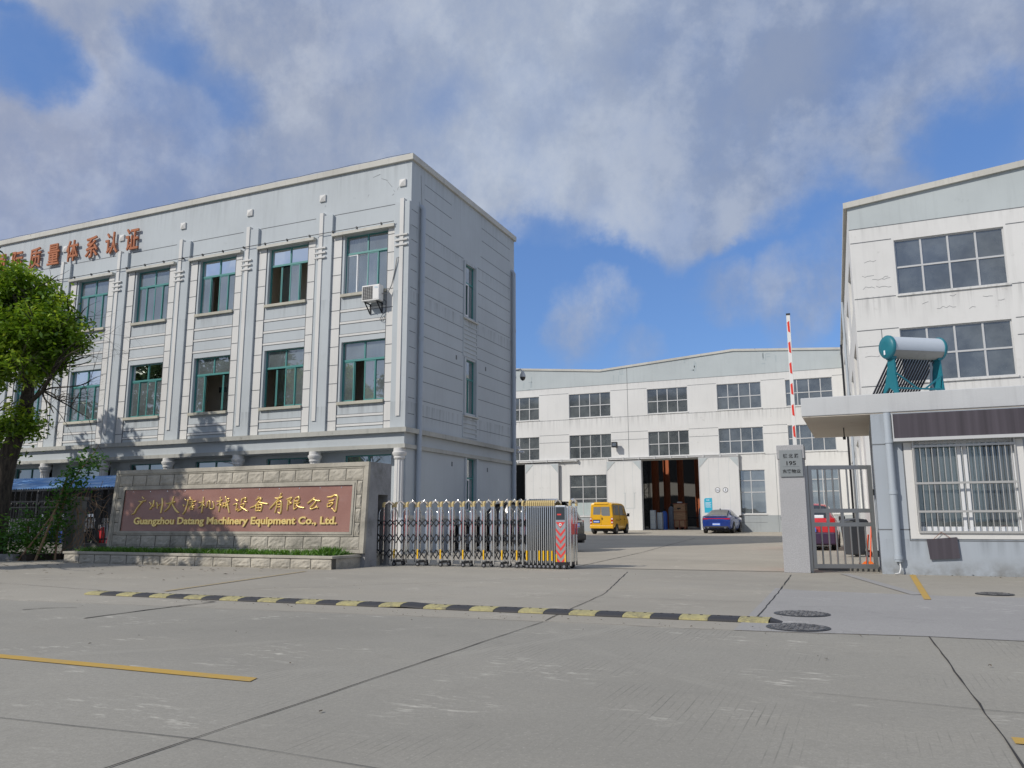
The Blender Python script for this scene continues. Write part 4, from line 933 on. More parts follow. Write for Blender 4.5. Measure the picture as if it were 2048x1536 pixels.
# hairline cracks in the render
for (x, z) in ((0.6, 9.5), (0.5, 9.0), (0.8, 8.85), (1.1, 8.9), (.5, 8.6), (.9, 8.6), (2.2, 7.9), (3.0, 8.05), (3.9, 7.9), (2.6, 7.7), (3.5, 7.6), (4.3, 7.75), (.4, 6.3), (1.2, 6.1)):
    pts = [(x + i * .09, z + R.uniform(-.045, .045)) for i in range(R.randint(3, 7))]
    for p, q in zip(pts, pts[1:]): b.add([(p[0], RY - .004, p[1]), (q[0], RY - .004, q[1]), (q[0], RY - .004, q[1] + .012), (p[0], RY - .004, p[1] + .012)], [(0, 1, 2, 3)], 2)
b.build('wall', [M_SHED_WHITE, M_SHED_GREY, M_GROOVE], rb)
b = MB()
b.prism([(RX0 - .12, RY - .1, rtop(RX0) - .03), (RX1, RY - .1, rtop(RX1) - .03), (RX1, RY - .1, rtop(RX1) + .17), (RX0 - .12, RY - .1, rtop(RX0) + .17)], (0, .35, 0)); b.prism([(RX0 - .12, RY + .25, 11.43), (RX0 + .2, RY + .25, 11.43), (RX0 + .2, RY + .25, 11.63), (RX0 - .12, RY + .25, 11.63)], (far[0] - RX0, 25.7, 0))
b.build('coping', M_TRIM, rb)
b = MB(); b.quad((RX0, RY + .2, 11.3), (RX1, RY + .2, 12.6), (RX1, 54, 12.6), (-.5, 54, 11.3)); b.build('roof', M_DADO, rb)
for (a, c, z0, z1) in RH:
    metal_window(rb, 'y', RY, a, c, z0, z1, 4, ((z0 + z1) / 2 - .0,), M_GLASSD)
for i in (1, 3, 5, 7):
    for j in (1, 3, 5):
        ya, yb = ys[i], ys[i + 1]; b = MB(); b.quad((sx(ya) + .25, ya, zz[j]), (sx(yb) + .25, yb, zz[j]), (sx(yb) + .25, yb, zz[j + 1]), (sx(ya) + .25, ya, zz[j + 1])); b.build('side_window', M_GLASSD, rb)
for y, m in ((50, M_BLACKM), (40, M_PIPE)):
    b = MB(); x = RX0 - .08 if y < 30 else sx(y) - .1; b.tube([(x, y, 4.4 if y < 30 else 11.3), (x, y, .1)], .06, 10); b.build('downpipe', m, rb)
# ---------------------------------------------------------------- gatehouse
GY = 17.06; GX = 0.25
gh = thing('gatehouse', 'low blue gatehouse with a flat grey roof slab and barred window', 'building', (2.5, GY, 0))
GWX = (0.93, 2.62); GWZ = (0.80, 2.50)
b = MB()
b.wall('y', GY, GX, 6.0, 0, 3.07, [(*GWX, *GWZ), (3.9, 5.4, *GWZ)], 0.16, 0)
b.wall('x', GX, GY, 21.2, 0, 3.07, [(18.2, 19.1, 0.05, 2.15)], 0.14, 0)
b.quad((GX, 21.2, 0), (6, 21.2, 0), (6, 21.2, 3.07), (GX, 21.2, 3.07)); b.quad((6, GY, 0), (6, 21.2, 0), (6, 21.2, 3.07), (6, GY, 3.07))
for z, x1 in ((2.47, 0.56), (0.835, 0.80)): b.box(GX, x1, GY - .003, GY, z - .011, z + .011, 1)
b.box(GX - .003, GX, GY, 21.2, 2.46, 2.48, 1); b.box(GX - .003, GX, GY, 18.1, .825, .845, 1)
b.box(0.765, 0.785, GY - .003, GY, 0.62, 2.47, 1); b.box(0.785, 6, GY - .003, GY, 0.62, 0.64, 1)
b.build('wall', [M_HOUSE, M_GROOVE], gh)
b = MB(); b.box(-1.02, 6.4, GY - .02, 21.45, 3.09, 3.465); s = b.build('roof_slab', M_SLAB, gh, bevel=.012)
b = MB(); b.box(-1.0, 6.38, GY, 21.43, 3.068, 3.089); b.build('soffit', M_SOFFIT, gh)
b = MB(); b.lathe([(.012, 2.86), (.012, 3.07)], (-.28, 19.3, 0), 8); b.lathe([(.03, 2.80), (.035, 2.86)], (-.28, 19.3, 0), 10); b.build('bare_lamp_holder', M_BLACKM, gh)
b = MB(); b.box(GX + .05, GX + .1, 18.25, 19.05, .05, 2.12); b.build('door', M_DADO, gh)
b = MB(); b.box(.79, .93, GY - .018, GY, .665, 2.485); b.box(2.62, 2.76, GY - .018, GY, .665, 2.485); b.box(.93, 2.62, GY - .018, GY, .665, .80); b.build('window_surround', M_WHITE, gh)
b = MB(); f = .05; yy = GY + .10
for a in ((GWX[0], GWX[0] + f, *GWZ), (GWX[1] - f, GWX[1], *GWZ), (GWX[0] + f, GWX[1] - f, GWZ[0], GWZ[0] + f), (GWX[0] + f, GWX[1] - f, GWZ[1] - f, GWZ[1]), (1.70, 1.76, GWZ[0] + f, GWZ[1] - f), (1.80, 1.86, GWZ[0] + f, GWZ[1] - f), (GWX[0] + f, 1.7, GWZ[0] + f, GWZ[0] + f + .04), (1.86, GWX[1] - f, GWZ[0] + f, GWZ[0] + f + .04)): b.box(a[0], a[1], yy, yy + .05, a[2], a[3])
wn = b.build('window', M_WFRAME, gh)
b = MB(); b.quad((GWX[0], yy + .025, GWZ[0]), (1.86, yy + .025, GWZ[0]), (1.86, yy + .025, GWZ[1]), (GWX[0], yy + .025, GWZ[1])); b.quad((1.7, yy + .04, GWZ[0]), (GWX[1], yy + .04, GWZ[0]), (GWX[1], yy + .04, GWZ[1]), (1.7, yy + .04, GWZ[1])); b.build('pane', M_GLASSG, wn)
b = MB()                                             # steel security bars with three cross rails
for i in range(17): x = .97 + i * .1; b.tube([(x, GY - .03, .785), (x, GY - .03, 2.52)], .009, 7)
for z in (.79, 1.17, 1.70, 2.40): b.box(.94, 2.63, GY - .052, GY - .036, z - .02, z + .02)
b.box(.935, .96, GY - .05, GY - .02, .77, 2.53); b.box(2.61, 2.635, GY - .05, GY - .02, .77, 2.53); b.build('security_bars', M_BAR, gh)
b = MB(); b.box(.64, 6.05, GY - .17, GY - .002, 2.56, 3.03, 0); b.box(.62, 6.08, GY - .19, GY - .002, 2.50, 2.56, 1); b.box(.62, .64, GY - .18, GY - .002, 2.56, 3.04, 1); b.build('awning_box', [M_SHUT, M_ALU], gh)
b = MB(); b.tube([(.545, GY - .07, 3.07), (.545, GY - .07, .24)], .068, 14)
for z in (.28, 1.50, 2.48): b.lathe([(.08, z), (.08, z + .07)], (.545, GY - .07, 0), 14)
b.build('downpipe', M_PIPE, gh)
b = MB(); b.tube([(.56, GY - .08, .25), (.57, GY - .09, .12), (.54, GY - .12, .03), (.46, GY - .16, .012)], .014, 7); b.build('drain_hose', M_WPL, gh)
b = MB(); b.box(GX + .1, 5.9, 18.8, 18.9, 0, 3.0, 0); b.box(GX + .1, 5.9, GY + .3, 18.8, 0, .05, 1); b.box(.9, 2.9, GY + .2, GY + .62, .76, .80, 2); b.box(1.02, 1.36, 18.75, 18.8, .9, 2.4, 3); b.box(2.05, 2.3, 18.6, 18.7, 1.0, 2.3, 1); b.box(2.28, 2.6, 18.7, 18.79, .9, 2.6, 1); b.build('interior', [M_ROOM, M_ROOMG, M_WOODD, M_FROST], gh)
b = MB(); b.box(.98, 1.25, GY + .17, GY + .18, .98, 2.45); b.box(1.36, 1.70, GY + .17, GY + .18, .98, 2.45); b.box(1.86, 2.12, GY + .17, GY + .18, .98, 2.45); b.build('frosted_panel', M_FROST, gh)  # teal panels enlarged and set near the glass so sun brightens them
b = MB(); b.lathe([(.045, .80), (.05, .9), (.045, 1.0), (.02, 1.05), (.02, 1.09)], (1.32, GY + .32, 0), 12); tag(b.build('bottle', M_LINE), 'yellow bottle standing behind the bars of the gatehouse window', 'bottle')
b = MB(); b.lathe([(.10, .80), (.12, .85), (.10, .9), (.03, .92)], (2.38, GY + .35, 0), 14); tag(b.build('bowl', M_REDP), 'red lidded bowl standing behind the right end of the gatehouse bars', 'bowl')
b = MB(); b.box(1.0, 1.14, GY + .24, GY + .4, .80, 1.02); tag(b.build('desk_telephone', M_BLACKM, bevel=.02), 'dark box on the left end of the gatehouse window desk', 'box')
t = thing('hanging_board', 'tilted dark metal board hanging by a string under the gatehouse window', 'board', (1.3, GY, .3)); b = MB()
b.prism([(1.045, GY - .05, .655), (1.55, GY - .05, .70), (1.575, GY - .05, .315), (1.08, GY - .05, .285)], (0, .02, 0), 0); b.build('panel', M_SHUT, t)
b = MB(); b.tube([(1.16, GY - .055, .66), (1.30, GY - .06, .79), (1.44, GY - .055, .685)], .005, 5); b.build('string', M_WOODD, t)
# solar water heater on the roof slab
hx, hy, hz = 0.69, 18.5, 4.675
sh = thing('solar_water_heater', 'teal and white solar water heater on the gatehouse roof', 'water heater', (hx, hy, 3.465), radians(34), world=False)
L, hr, zc = 1.30, .235, hz - 3.465
b = MB(); b.lathe([(hr, .06), (hr, L - .06)], (0, 0, zc), 32, axis='x'); b.build('tank', M_TANK, sh)
b = MB(); b.lathe([(hr * .6, .1), (hr * .97, .1)], (0, 0, zc), 32, axis='x')
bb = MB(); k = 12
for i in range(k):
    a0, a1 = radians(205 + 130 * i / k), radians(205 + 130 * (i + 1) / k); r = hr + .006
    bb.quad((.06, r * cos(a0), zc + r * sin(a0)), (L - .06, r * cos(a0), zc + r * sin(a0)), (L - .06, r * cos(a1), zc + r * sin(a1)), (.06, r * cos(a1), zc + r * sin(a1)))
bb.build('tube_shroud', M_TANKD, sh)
for x0, x1 in ((-.02, .06), (L + .02, L - .06)):
    b = MB(); b.lathe([(hr + .02, x1), (hr + .022, (x0 + x1) / 2), (hr - .01, x0), (hr * .5, x0 + (-.012 if x0 < 0 else .012))], (0, 0, zc), 32, axis='x'); e = b.build('end_cap', M_TEALM, sh)
    if x0 < 0:
        b = MB(); b.box(-.037, -.03, -.0, .045, zc - .165, zc - .07); b.build('sticker', M_WINK, e)
b = MB()
for i in range(17):
    x = .11 + i * (L - .22) / 16; b.tube([(x, -.02, zc - .16), (x, .95, .06)], .021, 8)
b.build('vacuum_tubes', M_TUBE, sh)
b = MB(); b.box(.05, L - .05, .93, .99, .02, .09); b.build('tube_tray', M_ALU, sh)
for x in (.10, L - .10):                             # splayed A-shaped legs with a cut-out foot
    b = MB(); w = .018
    sil = [(-.10, zc - .16), (.10, zc - .16), (.12, zc - .40), (.22, .50), (.46, .0), (.36, .0), (.26, .26), (.12, .36), (0, .26), (-.09, .0), (-.17, .0), (-.12, .5)]
    b.prism([(x - w, y, z) for y, z in sil], (2 * w, 0, 0)); b.prism([(x - w - .03, y, z) for y, z in [(-.12, zc - .16), (.12, zc - .16), (.11, zc - .26), (-.11, zc - .26)]], (2 * w + .06, 0, 0)); b.build('leg', M_TEALM, sh)
b = MB(); b.beam((.1, -.15, .30), (L - .1, -.15, .30), .03, .035); b.beam((.1, -.13, .62), (L / 2 - .1, -.15, .31), .025, .03); b.beam((L - .1, -.13, .62), (L / 2 + .1, -.15, .31), .025, .03); b.beam((L - .1, .3, .2), (L - .45, .6, .3), .025, .03); b.build('brace', M_TEALM, sh)
b = MB(); b.tube([(L - .18, .08, zc - .2), (L - .14, .18, .5), (L - .05, .14, .05)], .028, 8); b.tube([(L + .03, -.02, .0), (L + .03, -.02, .2)], .035, 8); b.build('pipe', M_PIPE, sh)

# ---------------------------------------------------------------- granite post with the address plaque, barrier behind it
t = thing('gate_post', 'speckled grey granite gate post with a dark address plaque', 'gate post', (-1.25, 17.0, 0))
b = MB(); b.box(-1.51, -1.02, 16.8, 17.22, 0, 2.22, 0); b.box(-1.525, -1.005, 16.785, 17.235, 2.225, 2.50, 0); b.build('shaft', M_POST, t, bevel=.008)
b = MB(); x0, x1, z0, z1 = -1.475, -1.045, 1.87, 2.40; b.box(x0, x1, 16.772, 16.784, z0, z1, 0)
b.box(x0 + .06, x1 - .06, 16.7705, 16.773, z0 + .195, z0 + .198, 1)
for s, z, w, h in (('镇 北 路', 2.28, .30, .09), ('195', 2.135, .18, .085), ('东客物业', 1.975, .34, .082)): text(b, s, ((x0 + x1) / 2 + .005, 16.7715, z), w, h, .003, 1, .02)
b.build('address_plaque', [M_PLATEM, M_INK], t, fix=True)
t = thing('barrier', 'raised white car park barrier arm with red stripes behind the granite post', 'barrier', (-1.35, 18.0, 0))
b = MB(); b.box(-1.52, -1.16, 17.82, 18.16, 0.0, 1.02); b.build('housing', M_ORP, t, bevel=.02)
b = MB(); b.lathe([(.05, 17.74), (.05, 17.83)], (-1.24, 0, .9), 14, axis='y'); b.build('pivot', M_DARKS, t)
xa0, xa1 = -1.246, -1.205
b = MB(); b.prism([(xa0 - .04, 17.72, .78), (xa0 + .04, 17.72, .78), (xa1 + .037, 17.72, 5.40), (xa1 - .037, 17.72, 5.40)], (0, .045, 0)); arm = b.build('arm', M_WPL, t)
for i in range(11):
    zc2 = 5.14 - i * .455; xx = xa0 + (xa1 - xa0) * (zc2 - .78) / 4.62; b = MB(); b.prism([(xx - .016, 17.714, zc2 - .10), (xx + .024, 17.714, zc2 - .13), (xx + .016, 17.714, zc2 + .13), (xx - .024, 17.714, zc2 + .10)][::1], (0, .005, 0)); b.build('red_stripe', M_REDA, arm)
b = MB(); b.box(xa1 - .042, xa1 + .042, 17.715, 17.77, 5.40, 5.44); b.build('end_cap', M_BLACK, arm)

# ---------------------------------------------------------------- pedestrian gate
pg = thing('pedestrian_gate', 'dull steel barred pedestrian gate between the granite post and the gatehouse', 'gate', (-.98, 17.12, 0), atan2(.42, 1.19), world=False)
gw = 1.24
b = MB()
b.box(-.085, -.015, -.045, .045, 0, 2.09); b.build('hanging_post', M_STEEL2, pg)
for x in (0.0, gw - .07): b = MB(); b.box(x, x + .07, -.03, .03, .08, 2.10); b.build('frame_post', M_STEEL2, pg)
for z in (.12, .93, 1.20, 2.06): b = MB(); b.box(.07, gw - .07, -.025, .025, z - .04, z + .04); b.build('rail', M_STEEL2, pg)
for i in range(7):
    x = .07 + (gw - .14) * (i + .9) / 7.8
    for z0, z1 in ((.16, .89), (1.24, 2.02)): b = MB(); b.tube([(x, 0, z0), (x, 0, z1)], .018, 8); b.build('bar', M_STEEL2, pg)
for i in range(3): x = .07 + (gw - .14) * (i * 2 + 1.9) / 7.8; b = MB(); b.box(x - .03, x + .03, -.012, .012, .97, 1.16); b.build('spacer', M_STEEL2, pg)
b = MB(); b.box(gw + .01, gw + .03, -.02, .03, .3, .42); b.box(gw + .0, gw + .03, -.02, .03, 1.5, 1.62); b.build('hinge', M_DARKS, pg)
t = thing('concrete_step', 'low dark concrete step behind the pedestrian gate', 'step', (-.4, 18.2, 0)); b = MB(); b.box(-.93, .18, 17.75, 18.5, 0, .055); b.build('slab', M_CONC, t)
# bin, broom, things behind the gate
def wheelie(x, y, rz):
    t = thing('wheelie_bin', 'dark grey wheelie bin standing beyond the pedestrian gate', 'bin', (x, y, 0), rz, world=False)
    b = MB(); p = [(-.27, -.25), (.27, -.25), (.27, .25), (-.27, .25)]; lv = [(0.06, .78), (.3, .84), (.9, 1.0), (.92, 1.06), (.98, 1.06)]
    vs = [(px * s, py * s, z) for z, s in lv for px, py in p]
    fs = [(i * 4 + j, i * 4 + (j + 1) % 4, (i + 1) * 4 + (j + 1) % 4, (i + 1) * 4 + j) for i in range(len(lv) - 1) for j in range(4)] + [(3, 2, 1, 0), (16, 17, 18, 19)]
    b.add(vs, fs); b.build('body', M_BIN, t, bevel=.03)
    b = MB(); b.prism([(-.29, -.29, .985), (-.29, .30, .985), (-.29, .26, 1.04), (-.29, 0, 1.07), (-.29, -.25, 1.03)], (.58, 0, 0)); b.build('lid', M_BIN, t, bevel=.02)
    b = MB(); b.tube([(-.2, .33, .97), (.2, .33, .97)], .02, 8); b.build('handle', M_BIN, t)
    for s in (-1, 1): b = MB(); b.lathe([(.1, s * .27), (.1, s * .33)], (0, .23, .10), 18, 0, axis='x'); b.lathe([(.05, s * .331), (.05, s * .336)], (0, .23, .1), 12, 1, axis='x'); b.build('wheel', [M_BLACK, M_RIM], t)
wheelie(-.30, 24.8, radians(-60))
t = thing('broom', 'orange broom leaning against the gatehouse beside the bin', 'broom', (.1, 19.6, 0)); b = MB(); b.tube([(.06, 19.9, .06), (.17, 20.5, 1.25)], .016, 7); b.build('handle', M_ORP, t)
b = MB(); b.prism([(-.16, 19.86, .0), (.16, 19.86, .0), (.10, 19.88, .1), (-.06, 19.88, .1)], (0, .07, 0)); b.build('brush', M_ORB, t)
t = thing('dustpan', 'bright orange plastic dustpan on the ground behind the pedestrian gate', 'dustpan', (0.0, 19.3, 0)); b = MB(); b.prism([(-.17, 19.2, .0), (.13, 19.2, .0), (.13, 19.2, .10), (.10, 19.2, .03), (-.14, 19.2, .03), (-.17, 19.2, .1)], (0, .3, 0)); b.build('tray', M_ORP, t); b = MB(); b.beam((-.02, 19.5, .06), (.06, 19.6, .7), .03, .02); b.build('handle', M_ORP, t)

# ---------------------------------------------------------------- sign wall
mx0, mx1 = -18.33, -10.30; myb, myt, mz0, mz1, mbk = 15.28, 15.42, 0.30, 2.36, 16.35
sw = thing('sign_wall', 'granite sign wall with a red stone panel and gilded company name', 'sign wall', (-14.3, 15.8, 0))
def fy(z): return myb + (myt - myb) * (z - mz0) / (mz1 - mz0)
b = MB()
sil = lambda x: [(x, fy(.0) + .06, 0), (x, fy(mz1) + .06, mz1), (x, mbk, mz1), (x, mbk, 0)]
# core, with the niche for the folded gate cut in its right end
b.prism(sil(mx0 + .04), (mx1 - .9 - mx0 - .04, 0, 0))
def core(z0, z1, y0, y1):
    b.prism([(mx1 - .9, y0 if y0 else fy(z0) + .06, z0), (mx1 - .9, y0 if y0 else fy(z1) + .06, z1), (mx1 - .9, y1, z1), (mx1 - .9, y1, z0)], (.9, 0, 0))
core(1.62, mz1, None, mbk); core(0, 1.62, None, 15.80); core(0, 1.62, 16.22, mbk)
b.build('core', M_GREYSTONE, sw)
b = MB(); b.box(mx1 - .9, mx1 - .86, 15.8, 16.22, 0, 1.62); b.build('niche_back', M_BLACKM, sw)
def fq(b, x0, x1, z0, z1, d, m=0, tk=.06):
    """flat block on the leaning face, standing d proud"""
    b.add([(x0, fy(z0) - d, z0), (x1, fy(z0) - d, z0), (x1, fy(z1) - d, z1), (x0, fy(z1) - d, z1), (x0, fy(z0) + tk, z0), (x1, fy(z0) + tk, z0), (x1, fy(z1) + tk, z1), (x0, fy(z1) + tk, z1)],
          [(0, 1, 2, 3), (7, 6, 5, 4), (0, 4, 5, 1), (1, 5, 6, 2), (2, 6, 7, 3), (3, 7, 4, 0)], m)
b = MB()
for (x0, x1, z0, z1) in ((mx0, mx1, mz1 - .10, mz1), (mx0, mx0 + .10, mz0, mz1 - .10), (mx1 - .10, mx1, mz0, mz1 - .10), (mx0 + .1, mx1 - .1, mz0, mz0 + .08)):
    fq(b, x0, x1, z0, z1, .03)
for (x0, x1, z0, z1) in ((mx0 + .1, mx1 - .1, mz1 - .14, mz1 - .10), (mx0 + .1, mx0 + .14, mz0 + .08, mz1 - .14), (mx1 - .14, mx1 - .1, mz0 + .08, mz1 - .14)): fq(b, x0, x1, z0, z1, .012)
b.build('outer_moulding', M_GRANITE2, sw, bevel=.006)
px0, px1, pz0, pz1 = -17.92, -10.70, .77, 1.835
b = MB()
for w, d in ((.10, .022), (.055, .04)):
    for (x0, x1, z0, z1) in ((px0 - w, px1 + w, pz1, pz1 + w), (px0 - w, px1 + w, pz0 - w, pz0), (px0 - w, px0, pz0, pz1), (px1, px1 + w, pz0, pz1)): fq(b, x0, x1, z0, z1, d)
b.build('inner_moulding', M_GRANITE2, sw)
b = MB()                                            # rough-faced blocks between the mouldings
def rough_block(b, P, nx, nz, amp):
    """bulging quarry-faced block; P(u,v,d) gives the point"""
    rr = [[0 if i in (0, nx) or j in (0, nz) else amp * R.uniform(.35, 1.0) for i in range(nx + 1)] for j in range(nz + 1)]
    vs = [P(i / nx, j / nz, rr[j][i]) for j in range(nz + 1) for i in range(nx + 1)]
    b.add(vs, [(j * (nx + 1) + i, j * (nx + 1) + i + 1, (j + 1) * (nx + 1) + i + 1, (j + 1) * (nx + 1) + i) for j in range(nz) for i in range(nx)])
def face_blocks(x0, x1, z0, z1, n, vert=False):
    for i in range(n):
        if vert: a, c, e, f_ = x0, x1, z0 + (z1 - z0) * i / n, z0 + (z1 - z0) * (i + 1) / n
        else: a, c, e, f_ = x0 + (x1 - x0) * i / n, x0 + (x1 - x0) * (i + 1) / n, z0, z1
        a += .011; c -= .011; e += .010; f_ -= .010
        rough_block(b, lambda u, v, d: (a + (c - a) * u, fy(e + (f_ - e) * v) - .004 - d, e + (f_ - e) * v), 7, 5, .026)
face_blocks(mx0 + .14, mx1 - .14, pz1 + .10, mz1 - .14, 16); face_blocks(mx0 + .14, mx1 - .14, mz0 + .08, pz0 - .10, 15)
face_blocks(mx1 - .14 - .165, mx1 - .145, pz0 - .10, pz1 + .10, 4, True); face_blocks(mx0 + .14, px0 - .10, pz0 - .10, pz1 + .1, 4, True)
for (x0, x1, z0, z1) in ((mx0 + .1, mx1 - .1, pz1 + .1, mz1 - .12), (mx0 + .1, mx1 - .1, mz0, pz0 - .1), (mx0 + .1, px0 - .1, pz0 - .1, pz1 + .1), (px1 + .1, mx1 - .1, pz0 - .1, pz1 + .1)): fq(b, x0, x1, z0, z1, 0, 1)
b.build('rough_blocks', [M_GRANITE, M_MORTAR], sw, fix=True)
b = MB(); fq(b, px0, px1, pz0, pz1, .006, 0)
for i in range(12): x = px0 + .3 + i * .6; b.lathe([(.012, fy(pz1 - .05) - .012), (.012, fy(pz1 - .05))], (x, 0, pz1 - .05), 8, 1, axis='y', sm=False)
b.build('red_panel', [M_RED_STONE, M_STEEL], sw)
